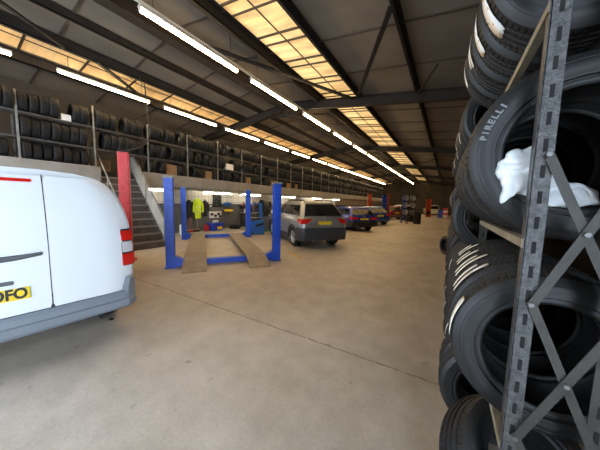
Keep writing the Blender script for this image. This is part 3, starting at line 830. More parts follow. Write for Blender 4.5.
def car(name, label, cat, loc, rz, paint, L=4.55, W=1.84, H=1.66, belt=1.03, wr=.355, wb=2.8, roh=.8, hatch=.42, roof0=.55, roof1=2.45, cowl=3.45, clad=True, rails=True, nose=.86, wtop_z=.145, lamp='red', plate='plate_yellow', ptext='', clear=.22, deck=None, glass_rear=True):
    t = thing(name, label, cat, loc, rz)
    hw = W / 2
    def sec(y, zb, zt, wm, wt=None, crown=.03):
        wt = wt or wm * .93; zm = zb + (zt - zb) * .55
        half = [(wm * .80, zb), (wm * .96, zb + .05), (wm, zb + (zt - zb) * .35), (wm * 1.0, zm), (wm * .985, zt - .10), (wt, zt), (wt * .55, zt + crown)]
        return [(x, y, z) for x, z in half] + [(-x, y, z) for x, z in half[::-1]]
    dk = deck or belt
    S = [sec(-.0, .46, dk - .16, hw * .84), sec(.03, .38, dk - .05, hw * .92), sec(.12, clear + .08, dk, hw * .975), sec(.5, clear, dk + .0, hw), sec(1.2, clear, belt, hw), sec(cowl - .9, clear, belt - .01, hw), sec(cowl + .1, clear, belt - .02, hw * .99),
         sec(L - .55, clear, nose + .04, hw * .97, crown=.05), sec(L - .18, clear + .08, nose - .05, hw * .90), sec(L - .03, .36, nose - .16, hw * .80), sec(L, .42, nose - .24, hw * .74)]
    m = MB(); m.loft(S)
    # cabin
    def ring(z, ya, yb, w, rr=.12):
        out = []
        for (cx, cy, a0) in ((w - rr, yb - rr, 0), (-w + rr, yb - rr, 90), (-w + rr, ya + rr, 180), (w - rr, ya + rr, 270)):
            for k in range(5):
                a = R_(a0 + 22.5 * k); out.append((cx + rr * math.cos(a), cy + rr * math.sin(a), z))
        return out
    y_b0 = .06 if not deck else hatch * .4
    wtop = hw * .735
    lv = [(belt - .04, y_b0, cowl + .05, hw * .93), (belt + .04, y_b0 + .02, cowl - .05, hw * .915), (H - .13, hatch, roof1 + .18, wtop), (H - .05, hatch + .05, roof1, wtop * .93), (H - .008, roof0, roof1 - .18, wtop * .78), (H, roof0 + .3, roof1 - .5, wtop * .5)]
    m.loft([ring(z, a, b, w) for z, a, b, w in lv])
    body = m.build('body', paint, t, sharp=50)
    wy = [roh, roh + wb]
    cs = []
    for y in wy:
        for s_ in (-1, 1):
            c = MB(); c.lathe([(-.14, .0001), (-.14, wr + .055), (.16, wr + .055), (.16, .0001)], 28, axis='x', c=(s_ * (hw - .10), y, wr)); cs.append(c.build('cutter', 'black_plastic', t))
    cut(body, cs)
    for y in wy:
        for s_ in (-1, 1):
            c = MB(); c.lathe([(-.01, wr + .045), (.01, wr + .045)], 24, axis='x', c=(s_ * (hw - .24), y, wr)); c.lathe([(0, .0001), (0, wr + .05)], 24, axis='x', c=(s_ * (hw - .235), y, wr)); c.build('wheel_well', 'black_plastic', t)
            wheel(t, s_ * (hw - .125), y, wr, s_)
            if clad:
                c = MB(); R1 = wr + .05; rr = []
                for k in range(15):
                    a = R_(-8 + 196 * k / 14); cA, sA = math.cos(a), math.sin(a)
                    rr.append([(s_ * (hw - .05), y + R1 * cA, wr + R1 * sA), (s_ * (hw + .012), y + R1 * cA, wr + R1 * sA), (s_ * (hw + .012), y + (R1 + .06) * cA, wr + (R1 + .06) * sA), (s_ * (hw - .05), y + (R1 + .06) * cA, wr + (R1 + .06) * sA)])
                c.loft(rr); c.build('arch_trim', 'cladding', t)
    def cab(z, which, off=.008):
        for (z0, a0, b0, w0), (z1, a1, b1, w1) in zip(lv, lv[1:]):
            if z <= z1 or z1 == H:
                f = (z - z0) / (z1 - z0); break
        return [a0 + (a1 - a0) * f, b0 + (b1 - b0) * f, w0 + (w1 - w0) * f]
    zl, zh = belt + .05, H - wtop_z
    # rear window
    q = MB(); a0, _, w0 = cab(zl, 0); a1, _, w1 = cab(zh, 0)
    ins = .1
    V = []
    for (z, a, w) in ((zl, a0, w0), (zh, a1, w1)):
        V += [(-w + ins, a - .012, z), (w - ins, a - .012, z)]
    V2 = [(x, y + .02, z) for x, y, z in V]
    q.add(V + V2, [(0, 1, 3, 2), (4, 6, 7, 5), (0, 4, 5, 1), (2, 3, 7, 6), (0, 2, 6, 4), (1, 5, 7, 3)]); q.build('rear_window', 'glass_dark', t)
    # side windows: rear quarter, rear door, front door
    for s_ in (-1, 1):
        zs = H - .15; ya, yb, wA = cab(zl, 0); yc, yd, wB = cab(zs, 0)
        cuts = [(ya + .20, yc + .16), (ya + .20 + (1.0 if not deck else .55), yc + .75), (ya + 1.95, ya + 1.95), (yb - .32, yd - .22)]
        for i in range(3):
            lo0, hi0 = cuts[i]; lo1, hi1 = cuts[i + 1]; g = .03
            P = [(s_ * (wA + .006), lo0 + g, zl), (s_ * (wA + .006), lo1 - g, zl), (s_ * (wB + .006), hi1 - g, zs), (s_ * (wB + .006), hi0 + g, zs)]
            P2 = [(x - s_ * .02, y, z) for x, y, z in P]
            MB().add(P + P2, [(0, 1, 2, 3), (4, 7, 6, 5), (0, 4, 5, 1), (1, 5, 6, 2), (2, 6, 7, 3), (3, 7, 4, 0)]).build('side_window', 'glass_dark', t)
        MB().bbox((s_ * (hw + .08), cowl - .45, belt + .05), (.2, .1, .14), .03).build('wing_mirror', paint, t)
        for y in (roh + .75, roh + 1.75): MB().bbox((s_ * (hw * .985 + .012), y, belt - .13), (.025, .18, .03), .01).build('door_handle', paint, t)
        if rails:
            MB().tube([(s_ * wtop * .85, roof0 - .05, H - .03), (s_ * wtop * .85, roof0 + .05, H + .03), (s_ * wtop * .85, roof1 - .4, H + .03), (s_ * wtop * .85, roof1 - .3, H - .03)], .018, 6).build('roof_rail', 'black_plastic', t)
        # lamps
        zc = dk - .14
        lm = MB(); x0, x1 = hw * .97, hw * .52
        if lamp == 'wide':
            rings = [[(s_ * hw * .985, .20, zc - .075), (s_ * hw * .985, .20, zc + .07), (s_ * hw * .95, .22, zc + .07), (s_ * hw * .95, .22, zc - .075)], [(s_ * hw * .93, .01, zc - .075), (s_ * hw * .93, .01, zc + .07), (s_ * hw * .9, .1, zc + .07), (s_ * hw * .9, .1, zc - .075)], [(s_ * .40, -.028, zc - .075), (s_ * .40, -.028, zc + .055), (s_ * .40, .06, zc + .055), (s_ * .40, .06, zc - .075)]]
        else:
            rings = [[(s_ * hw * .99, .30, zc - .02), (s_ * hw * .985, .30, zc + .09), (s_ * hw * .94, .32, zc + .09), (s_ * hw * .94, .32, zc - .02)], [(s_ * hw * .945, .01, zc - .09), (s_ * hw * .94, .03, zc + .08), (s_ * hw * .88, .12, zc + .08), (s_ * hw * .88, .12, zc - .09)], [(s_ * hw * .72, -.012, zc - .07), (s_ * hw * .66, .0, zc + .10), (s_ * hw * .66, .08, zc + .10), (s_ * hw * .72, .08, zc - .07)], [(s_ * hw * .62, -.012, zc + .02), (s_ * hw * .50, .0, zc + .10), (s_ * hw * .50, .08, zc + .10), (s_ * hw * .62, .08, zc + .02)]]
        lm.loft(rings, smooth=False); lm.build('tail_lamp', 'red_lens', t)
        hl = MB(); hl.bbox((s_ * hw * .66, L - .10, nose - .18), (.36, .2, .16), .04); hl.build('headlamp', 'clear_lens', t)
        if clad:
            MB().bbox((s_ * (hw - .01), roh + wb / 2, clear + .12), (.05, wb - 2 * wr - .2, .2), .02).build('sill_trim', 'cladding', t)
    # windscreen
    q = MB(); _, b0, w0 = cab(zl, 0); _, b1, w1 = cab(zh, 0)
    V = [(-w0 + .1, b0 + .012, zl), (w0 - .1, b0 + .012, zl), (-w1 + .1, b1 + .012, zh), (w1 - .1, b1 + .012, zh)]; V2 = [(x, y - .02, z) for x, y, z in V]
    q.add(V + V2, [(0, 1, 3, 2), (4, 6, 7, 5), (0, 4, 5, 1), (2, 3, 7, 6), (0, 2, 6, 4), (1, 5, 7, 3)]); q.build('windscreen', 'glass_dark', t)
    # bumpers
    zt_ = dk - .36 if clad else dk - .33
    B = []
    for k in range(33):
        u = -1 + 2 * k / 32; au = abs(u); xx = math.copysign(hw * 1.012 * min(1, au * 1.08), u)
        yy = -.05 + .02 * au if au < .8 else (-.034 + .13 * ((au - .8) / .13) ** 1.7 if au < .93 else .096 + .34 * (au - .93) / .07)
        B.append([(xx, yy, .30), (xx, yy - .03, .42), (xx, yy - .03, zt_ - .05), (xx, yy, zt_), (xx * .9, yy + .14, zt_), (xx * .9, yy + .14, .30)])
    bm_ = MB(); bm_.loft(B); bm_.build('rear_bumper', 'cladding' if clad else ('black_plastic' if lamp == 'wide' else paint), t)
    fb = MB(); fb.bbox((0, L - .06, .42), (W * .86, .24, .26), .07); fb.build('front_bumper', 'cladding' if clad else paint, t)
    MB().bbox((0, L + .01, nose - .2), (.7, .06, .12), .02).build('grille', 'black_plastic', t)
    uk_plate(t, (.0, -.035 if lamp != 'wide' else -.03, dk - .19), 0, ptext, plate)
    MB().lathe([(-.006, .0001), (-.006, .036), (.0, .04)], 18, axis='y', c=(0, -.01 + .02, dk - .035)).build('badge', 'alloy', t)
    MB().bar((-.05, y_b0 - .03, belt + .06), (.32, y_b0 - .0, belt + .12), .015, .015).build('rear_wiper', 'black_plastic', t)
    ex = MB(); ex.tube([(-.45, -.05, .3), (-.45, .3, .3)], .03, 10); ex.build('exhaust', 'alloy', t)
    return t

suv = car('car', 'silver estate off-roader with dark bumper parked beside the blue lift', 'car', (-3.60, 7.39, 0), HEAD, 'silver', belt=1.10, wtop_z=.11, nose=.92)
car('car', 'bright blue estate car parked between the silver car and the smaller blue car', 'car', (-4.05, 13.5, 0), R_(45), 'blue_car', L=4.5, W=1.76, H=1.43, belt=.92, wr=.31, wb=2.72, roh=.85, hatch=.55, roof0=.7, roof1=2.5, cowl=3.3, clad=False, rails=True, nose=.78, lamp='wide', clear=.18)
car('car', 'smaller deep blue hatchback parked just beyond the bright blue estate', 'car', (-4.35, 18.6, 0), R_(44), 'blue_car_b', L=4.0, W=1.72, H=1.42, belt=.92, wr=.30, wb=2.5, roh=.65, hatch=.6, roof0=.8, roof1=2.2, cowl=2.95, clad=False, rails=False, nose=.78, clear=.18)
car('car', 'dark grey car beyond the blue hatchback, beside the alloy wheel stand', 'car', (-5.3, 22.6, 0), R_(44), 'grey_car', L=4.3, W=1.74, H=1.44, belt=.92, wr=.31, wb=2.6, roh=.75, hatch=.5, roof0=.7, roof1=2.4, cowl=3.1, clad=False, rails=False, nose=.78, clear=.18)
car('car', 'maroon car behind the dark grey car near the far lifts', 'car', (-4.6, 27.0, 0), R_(44), 'maroon_car', L=4.2, W=1.74, H=1.45, belt=.92, wr=.31, wb=2.6, roh=.75, hatch=.5, roof0=.7, roof1=2.4, cowl=3.1, clad=False, rails=False, nose=.78, clear=.18)
car('car', 'white car parked across the far end of the hall', 'car', (-1.9, 44.5, 0), R_(15), 'white', L=4.3, W=1.9, H=1.7, belt=1.0, wr=.31, wb=2.6, roh=.75, hatch=.5, roof0=.7, roof1=2.4, cowl=3.1, clad=False, rails=False, nose=.78, clear=.18)
car('car', 'white car at the far end, beside the orange lift column', 'car', (-5.1, 41.5, 0), R_(60), 'white', L=4.2, W=1.8, H=1.6, belt=.95, wr=.31, wb=2.6, roh=.75, hatch=.5, roof0=.7, roof1=2.4, cowl=3.1, clad=False, rails=False, nose=.78, clear=.18)
car('car', 'white car raised beside the blue cars along the left wall', 'car', (-8.2, 17.5, 0), R_(70), 'white', L=4.2, W=1.8, H=1.72, belt=.98, wr=.31, wb=2.6, roh=.75, hatch=.4, roof0=.6, roof1=2.4, cowl=3.1, clad=False, rails=False, nose=.78, clear=.18)

# ---- the white van
VZ = [.30, .42, .60, .80, .98, 1.15, 1.31, 1.45, 1.58, 1.68, 1.755, 1.815, 1.855, 1.875]
VW = [.83, .875, .895, .905, .905, .895, .872, .842, .798, .745, .685, .595, .42, .15]
def vw(z):
    if z <= VZ[0]: return VW[0]
    for i in range(len(VZ) - 1):
        if z <= VZ[i + 1]: return VW[i] + (VW[i + 1] - VW[i]) * (z - VZ[i]) / (VZ[i + 1] - VZ[i])
    return VW[-1]
def vy(x, z): # rear skin: rake above the waist, rounding towards the corners
    r = 0 if z < 1.05 else .13 * ((z - 1.05) / .78) ** 1.6
    e = abs(x) / vw(z); return r + .10 * max(0, (e - .62) / .38) ** 2.2
van = thing('van', 'white panel van with grey rear bumper, its closed rear doors facing the aisle', 'van', (-3.31, .455, 0), R_(85))
m = MB(); rings = []
for (y, inset, drop, zmin) in ((.0, .0, 0, .36), (.04, 0, 0, .30), (.5, .0, 0, .28), (1.6, .0, .0, .28), (2.35, .0, .0, .28), (2.75, .01, .06, .28), (3.15, .02, .36, .28), (3.55, .04, .68, .28), (3.95, .09, .78, .28), (4.25, .18, .92, .32), (4.36, .26, 1.02, .40)):
    half = []
    for z in VZ:
        z2 = zmin + (z - .30) * (1.875 - drop - zmin) / 1.575
        x = max(.02, vw(z) - inset)
        yy = y + (vy(x, z) + .012 if y < .3 else 0) * (1 if y < .2 else 0)
        half.append((x, yy, z2))
    rings.append(half + [(-x, yy, z2) for x, yy, z2 in half[::-1]])
m.loft(rings); body = m.build('body', 'white', van, sharp=45)
cs = []
for y in (.72, 3.45):
    for s_ in (-1, 1):
        c = MB(); c.lathe([(-.16, .0001), (-.16, .37), (.2, .37), (.2, .0001)], 28, axis='x', c=(s_ * .80, y, .31)); cs.append(c.build('cutter', 'black_plastic', van))
cut(body, cs)
for y in (.72, 3.45):
    for s_ in (-1, 1):
        wheel(van, s_ * .76, y, .31, s_, .19)
        MB().lathe([(0, .0001), (0, .36)], 24, axis='x', c=(s_ * .645, y, .31)).build('wheel_well', 'black_plastic', van)
def skin(x0f, x1f, z0, z1, nx, nz_, off, th, name, mt, parent, rnd=0.):
    # curved panel following the van's rear skin, from x0f(z) to x1f(z)
    F, V = [], []
    for j in range(nz_ + 1):
        z = z0 + (z1 - z0) * j / nz_
        for i in range(nx + 1):
            a, b = x0f(z), x1f(z)
            # rounded panel corners
            if rnd > 0:
                dz = min(z - z0, z1 - z); s__ = 0 if dz > rnd else rnd - math.sqrt(max(0, rnd * rnd - (rnd - dz) ** 2)); a, b = a + s__, b - s__
            x = a + (b - a) * i / nx; V.append((x, vy(x, z) - off, z))
    n1 = len(V); V += [(x, y + th, z) for x, y, z in V]
    w = nx + 1
    for j in range(nz_):
        for i in range(nx):
            q = (j * w + i, j * w + i + 1, (j + 1) * w + i + 1, (j + 1) * w + i); F.append(q); F.append(tuple(k + n1 for k in q[::-1]))
    bd = [i for i in range(w)] + [j * w + nx for j in range(1, nz_ + 1)] + [nz_ * w + i for i in range(nx - 1, -1, -1)] + [j * w for j in range(nz_ - 1, 0, -1)]
    for i in range(len(bd)):
        a, b = bd[i], bd[(i + 1) % len(bd)]; F.append((b, a, a + n1, b + n1))
    return MB().add(V, F, 0, True).build(name, mt, parent, sharp=35)
SPLIT = .165
dl = skin(lambda z: -vw(z) * .955, lambda z: SPLIT - .004, .505, 1.80, 14, 26, .020, .025, 'rear_door', 'white', van, .012)
dr = skin(lambda z: SPLIT + .004, lambda z: vw(z) * .965, .505, 1.80, 12, 26, .020, .025, 'rear_door', 'white', van, .012)
MB().add([(SPLIT - .004, vy(.165, z) - .006, z) for z in VZ[2:12]] + [(SPLIT + .004, vy(.165, z) - .006, z) for z in VZ[2:12]], [(i, i + 1, i + 11, i + 10) for i in range(9)]).build('door_seam', 'black_plastic', van)
skin(lambda z: -vw(z) * .86, lambda z: SPLIT - .06, 1.04, 1.68, 10, 14, .0225, .006, 'blank_window_panel', 'white', dl, .06)
skin(lambda z: SPLIT + .06, lambda z: vw(z) * .86, 1.04, 1.68, 10, 14, .0225, .006, 'blank_window_panel', 'white', dr, .06)
skin(lambda z: -.42, lambda z: .10, 1.735, 1.765, 10, 2, .034, .02, 'brake_light', 'dark_red_lens', dl, .012).data.materials[0] = M['red_lens']
hd = MB(); hd.pillow([(-.36, .955), (-.30, .925), (-.05, .94), (.115, .965), (.128, .985), (.115, 1.0), (0, .99), (-.2, .985), (-.33, .98)], .018, 5, 0, 1)
hd.build('door_handle', 'grey_plastic', dl, (0, -.035, .075))
bxm = MB(); bxm.bbox((-.15, -.03, .815), (.16, .03, .035), .01); bxm.build('plate_lamp', 'grey_plastic', dl)
pl = uk_plate(dl, (-.235, -.034, .705), 0, '', 'plate_yellow')
text(pl, 'DFO', .132, 'plate_ink', (.135, -.0075, 0), (PI / 2, 0, 0), 'registration', .0008, sx=.80, bold=.005)
# bumper: a long moulded bar wrapping the corners
B = []
for k in range(49):
    u = -1 + 2 * k / 48; au = abs(u); x = math.copysign(min(.888, au * 1.06 * .888 if au < .9 else .888), u) if au < .9 else math.copysign(.888 + .012 * (au - .9) / .1, u)
    y = -.09 + .02 * au if au < .84 else (-.073 + .13 * ((au - .84) / .10) ** 1.6 if au < .94 else .057 + .45 * (au - .94) / .06)
    top = .50 + (.0 if au < .84 else .16 * min(1, (au - .84) / .03))
    B.append([(x * .985, y + .03, .30), (x, y, .335), (x, y - .005, .405), (x * .995, y + .02, .415), (x * .995, y + .022, top - .03), (x * .985, y + .045, top), (x * .86, y + .16, top), (x * .86, y + .16, .30)])
bmp = MB(); bmp.loft(B); bmp.build('rear_bumper', 'van_grey', van, sharp=30)
for s_ in (-1, 1):
    t_ = bpy.data.objects.new('tail_lamp', None); COL.objects.link(t_); t_.parent = van
    def strip(z0, z1, mt, off, nm, a=.84, b_=.985):
        rr = []
        for j in range(9):
            z = z0 + (z1 - z0) * j / 8; w = vw(z); x0, x1 = s_ * w * a, s_ * w * b_
            sh = 0 if 0 < j < 8 else .004
            rr.append([(x0, vy(x0, z) - off + .012 + sh, z), ((x0 + x1) / 2, vy((x0 + x1) / 2, z) - off - .006 + sh, z), (x1, vy(x1, z) - off + sh, z), (x1 + s_ * .018, vy(x1, z) + .06, z), (x0, vy(x0, z) + .07, z)])
        MB().loft(rr).build(nm, mt, t_)
    strip(.79, 1.235, 'black_plastic', .030, 'surround', .835, .985)
    strip(1.10, 1.215, 'red_lens', .040, 'upper_lens', .85, .985); strip(.955, 1.085, 'clear_lens', .036, 'reversing_lens', .85, .98); strip(.80, .94, 'red_lens', .044, 'lower_lens', .845, .995)
    MB().bbox((s_ * 1.0, 2.95, 1.05), (.2, .12, .2), .04).build('wing_mirror', 'black_plastic', van)
    P = [(s_ * .90, 2.15, 1.08), (s_ * .885, 3.0, 1.08), (s_ * .80, 2.72, 1.48), (s_ * .82, 2.15, 1.50)]; P2 = [(x - s_ * .05, y, z) for x, y, z in P]
    MB().add(P + P2, [(0, 1, 2, 3), (4, 7, 6, 5), (0, 4, 5, 1), (1, 5, 6, 2), (2, 6, 7, 3), (3, 7, 4, 0)]).build('side_window', 'glass_dark', van)
    MB().bbox((s_ * .62, 4.28, .72), (.3, .2, .2), .05).build('headlamp', 'clear_lens', van)
q = MB(); V = [(-.72, 3.50, 1.18), (.72, 3.50, 1.18), (-.58, 2.86, 1.70), (.58, 2.86, 1.70)]; V2 = [(x, y - .06, z - .03) for x, y, z in V]
q.add(V + V2, [(0, 1, 3, 2), (4, 6, 7, 5), (0, 4, 5, 1), (2, 3, 7, 6), (0, 2, 6, 4), (1, 5, 7, 3)]); q.build('windscreen', 'glass_dark', van)

# ---------------------------------------------------------------- things along the left wall
WX = -10.995
def jacket(name, label, mt, y, z0, z1, w, tape=False, off=.10, seed=0):
    t = thing(name, label, 'jacket', (WX + off, y, z0))
    h = z1 - z0
    m = MB(); m.pillow([(-w * .30, 0), (w * .30, 0), (w * .33, h * .4), (w * .30, h * .72), (w * .36, h * .84), (w * .14, h * .97), (0, h), (-w * .14, h * .97), (-w * .36, h * .84), (-w * .30, h * .72), (-w * .33, h * .4)], .075, 6, .25, 6, seed, plane='yz'); m.build('jacket_body', mt, t)
    for s_ in (-1, 1):
        m = MB(); m.tube([(0, s_ * w * .30, h * .86), (.01, s_ * w * .42, h * .68), (.02, s_ * w * .46, h * .42), (.02, s_ * w * .45, h * .30)], [.06, .062, .055, .05], 10); m.build('sleeve', mt, t)
    if tape:
        for zz in (.30, .50):
            m = MB(); m.pillow([(-w * .325, h * zz), (w * .325, h * zz), (w * .325, h * zz + .05), (-w * .325, h * zz + .05)], .085, 4, .0, 1, 0, plane='yz'); m.build('reflective_band', 'reflect', t)
    m = MB(); m.tube([(-.07, 0, h + .04), (-.02, 0, h + .05), (0, 0, h + .02), (0, 0, h - .02)], .008, 6); m.build('hook', 'black_metal', t)
    return t
jacket('work_jacket', 'bright yellow high-visibility jacket hanging on the white-tiled wall', 'hivis', 7.46, .66, 1.72, .56, True, .13, 1)
jacket('work_jacket', 'black jacket hanging on the stairs side of the yellow jacket', 'cloth_dark', 6.98, .70, 1.62, .52, False, .10, 4)
jacket('work_jacket', 'black jacket hanging on the pegboard side of the yellow jacket', 'cloth_dark', 7.90, .76, 1.62, .42, False, .10, 8)
BR = [(6.78, -.16, 'pale wooden'), (6.95, .10, 'red'), (7.12, -.12, 'grey'), (7.36, .06, 'brown')]
for y, lean, c in BR:
    t = thing('broom', '%s-handled broom leaning against the wall under the jackets' % c, 'broom', (WX + .22, y, 0), 0, 'brooms under the jackets')
    m = MB(); m.tube([(0, 0, .12), (-.17, lean, 1.15)], .014, 7); m.build('handle', {'pale wooden': 'wood', 'red': 'red_pl', 'grey': 'mezz_rack', 'brown': 'stair_panel'}[c], t)
    m = MB(); m.bbox((0, 0, .115), (.07, .26, .04), .01); m.build('broom_head', 'wood', t)
    m = MB(); m.prism([(-.03, .10), (.03, .10), (.045, .0), (-.045, .0)], -.13, .13); m.build('bristles', 'red_pl' if c == 'red' else 'cloth_dark', t)
# pegboard with sockets and hanging keys
t = thing('tool_board', 'black tool board with hooks hanging on the white-tiled wall', 'tool board', (WX, 8.74, 1.24))
MB().bbox((.02, 0, .37), (.03, .58, .74), .006).build('board', 'black_metal', t)
for i in range(4):
    for j in range(4):
        MB().bbox((.05, -.21 + .14 * i, .12 + .17 * j), (.025, .05, .10), .008).build('hanging_tool', 'bolt' if (i + j) % 3 else 'cladding', t)
t = thing('switch_board', 'white electrical board with black sockets low on the dark wall', 'electrical board', (WX, 8.62, .64))
MB().bbox((.015, 0, .18), (.03, .80, .36), .006).build('backboard', 'white_pl', t)
for yy, zz in ((-.25, .2), (-.02, .12), (.2, .22), (.30, .08)): MB().bbox((.05, yy, zz), (.05, .16, .13), .012).build('socket', 'black_plastic', t)
for i in range(3):
    t = thing('wall_switch', '%s small white switch in the row beside the pegboard' % ordinal(i), 'switch', (WX, 8.02 + .15 * i, 1.25), 0, 'white switches by the pegboard')
    MB().bbox((.012, 0, .05), (.024, .09, .10), .006).build('plate', 'white_pl', t); MB().bbox((.027, 0, .05), (.012, .03, .04), .003).build('rocker', 'grey_plastic', t)
t = thing('tool_case', 'yellow and black tool case on a small wall bracket', 'tool case', (WX + .14, 9.46, .98))
MB().bbox((0, 0, .07), (.2, .5, .14), .02).build('case', 'yellow', t); MB().bbox((0, 0, .165), (.2, .5, .05), .02).build('lid', 'black_plastic', t); MB().mm((-.14, -.3, -.02), (.12, .3, 0)).build('bracket', 'black_metal', t)
t = thing('tool_case', 'blue tool case fixed on the wall above the yellow case', 'tool case', (WX + .11, 9.40, 1.33))
MB().bbox((0, 0, .08), (.18, .42, .16), .02).build('case', 'machine_blue', t); MB().tube([(.02, -.08, .16), (.02, -.08, .20), (.02, .08, .20), (.02, .08, .16)], .01, 6).build('handle', 'black_plastic', t); MB().mm((-.11, -.24, -.02), (.1, .24, 0)).build('bracket', 'black_metal', t)
t = thing('storage_bin', 'blue plastic bin with yellow front on the floor below the white board', 'bin', (WX + .42, 8.30, 0))
MB().loft([[(-.2, -.30, 0), (.2, -.30, 0), (.2, .30, 0), (-.2, .30, 0)], [(-.25, -.36, .36), (.25, -.36, .36), (.25, .36, .36), (-.25, .36, .36)]], smooth=False).build('bin_body', 'blue_pl', t)
MB().bbox((0, 0, .38), (.56, .80, .05), .02).build('lid', 'blue_pl', t); MB().bbox((.245, .08, .15), (.06, .30, .16), .02).build('front_panel', 'yellow', t)
t = thing('paper_roll', 'white paper roll lying on the blue bin', 'roll', (WX + .42, 8.30, .405)); MB().lathe([(-.15, .03), (-.15, .07), (.15, .07), (.15, .03)], 20, close=True, c=(0, 0, .07)).build('roll', 'white_pl', t); MB().lathe([(-.152, .02), (-.152, .03), (.152, .03), (.152, .02)], 14, close=True, c=(0, 0, .07)).build('core', 'cardboard', t)
t = thing('jerry_can', 'red fuel can on the floor beside the blue bin', 'can', (WX + .35, 7.78, 0)); MB().bbox((0, 0, .15), (.16, .24, .30), .03).build('can_body', 'red_pl', t); MB().tube([(0, -.07, .30), (0, -.07, .35), (0, .06, .35), (0, .06, .30)], .012, 6).build('handle', 'red_pl', t); MB().lathe([(0, .03), (.04, .028), (.04, .0001)], 12, axis='z', c=(0, .09, .30)).build('cap', 'black_plastic', t)
o = near_tyre('tyre lying flat on the floor against the dark wall', (WX + .55, 9.55, .105), (PI / 2, 0, 0), .32, .205, .2, 60)
o = near_tyre('tyre lying flat on top of the tyre by the dark wall', (WX + .57, 9.53, .315), (PI / 2, 0, R_(20)), .31, .205, .2, 60) if False else o
t = thing('plastic_drum', 'white plastic drum on the floor behind the rear left lift post', 'drum', (WX + .6, 6.35, 0)); MB().lathe([(0, .0001), (0, .15), (.03, .16), (.42, .16), (.46, .12), (.46, .0001)], 24, axis='z').build('drum_body', 'white_pl', t); MB().lathe([(0, .06), (.05, .06), (.05, .0001)], 16, axis='z', c=(0, 0, .46)).build('cap', 'black_plastic', t)
t = thing('poster', 'blue and white poster on the wall behind the stairs', 'poster', (WX, 5.15, 1.44)); MB().bbox((.006, 0, .25), (.01, .55, .5), .003).build('sheet', 'white_pl', t); MB().box((.0125, .02, .28), (.003, .4, .3)).build('printed_panel', 'machine_blue', t)
# workbench and shelf beyond the lift
t = thing('workbench', 'cluttered steel workbench against the wall beyond the lift', 'bench', (WX + .40, 11.4, 0))
MB().bbox((0, 0, .88), (.7, 2.0, .05), .008).build('worktop', 'stair_panel', t)
for sx in (-1, 1):
    for sy in (-1, 1): MB().bbox((sx * .3, sy * .94, .43), (.05, .05, .86), .004).build('leg', 'black_metal', t)
MB().bbox((0, 0, .25), (.6, 1.9, .03), .005).build('lower_shelf', 'black_metal', t)
t = thing('wall_shelf', 'red-brown wall shelf above the workbench', 'shelf', (WX, 11.2, 1.30)); MB().mm((0, -.9, 0), (.3, .9, .03)).build('board', 'maroon_car', t)
for yy in (-.7, .7): MB().prism([(0, -.18), (.02, -.18), (.26, 0), (0, 0)], yy - .015, yy + .015).build('bracket', 'black_metal', t)
for i, (yy, c, h) in enumerate(((-.6, 'orange_post', .2), (-.35, 'white_pl', .24), (-.1, 'blue_pl', .18), (.2, 'wood', .22), (.5, 'red_pl', .2))):
    nm = {'orange_post': 'orange', 'white_pl': 'white', 'blue_pl': 'blue', 'wood': 'tan', 'red_pl': 'red'}[c]
    t = thing('bottle', '%s workshop bottle standing on the red-brown wall shelf' % nm, 'bottle', (WX + .16, 11.2 + yy, 1.331), 0, 'bottles on the wall shelf')
    MB().lathe([(0, .0001), (0, .055), (h * .7, .055), (h * .85, .025), (h, .025), (h, .0001)], 14, axis='z').build('bottle_body', c, t); MB().lathe([(0, .028), (.03, .028), (.03, .0001)], 12, axis='z', c=(0, 0, h)).build('cap', 'black_plastic', t)
for i, (yy, c, d, nm) in enumerate(((-.7, 'white_pl', (.3, .3, .22), 'white'), (-.2, 'cladding', (.35, .4, .3), 'black'), (.35, 'blue_pl', (.3, .35, .25), 'blue'), (.75, 'red_pl', (.25, .25, .2), 'red'))):
    t = thing('tool_box', '%s tool box on top of the steel workbench' % nm, 'tool box', (WX + .4, 11.4 + yy, .906), 0, 'tool boxes on the workbench')
    MB().bbox((0, 0, d[2] / 2), d, .015).build('box_body', c, t); MB().tube([(0, -.08, d[2]), (0, -.08, d[2] + .05), (0, .08, d[2] + .05), (0, .08, d[2])], .01, 6).build('handle', 'black_plastic', t)

# tyre changer: blue cabinet, turntable, column and arm
t = thing('tyre_changer', 'blue tyre-changing machine with turntable between rear lift post and silver car', 'machine', (-7.95, 8.55, 0), R_(-35))
MB().bbox((0, 0, .35), (.62, .80, .66), .03).build('cabinet', 'machine_blue', t)
MB().lathe([(0, .10), (.10, .10), (.10, .34), (.14, .36), (.14, .0001)], 28, axis='z', c=(.05, -.1, .68)).build('turntable', 'bolt', t)
MB().bbox((-.22, .33, 1.02), (.16, .14, 1.0), .015).build('column', 'machine_blue', t)
MB().bar((-.22, .33, 1.46), (.05, -.12, 1.46), .10, .09).build('swing_arm', 'machine_blue', t)
MB().tube([(.05, -.10, 1.62), (.05, -.10, .95)], .022, 10).build('tool_shaft', 'bolt', t)
MB().bbox((.05, -.1, .90), (.10, .14, .10), .02).build('mount_head', 'black_metal', t)
MB().tube([(.34, -.2, .14), (.48, -.2, .05)], .03, 8).build('pedal', 'black_metal', t)
MB().bar((.32, .35, .55), (.40, -.05, .45), .06, .10).build('bead_breaker', 'black_metal', t)
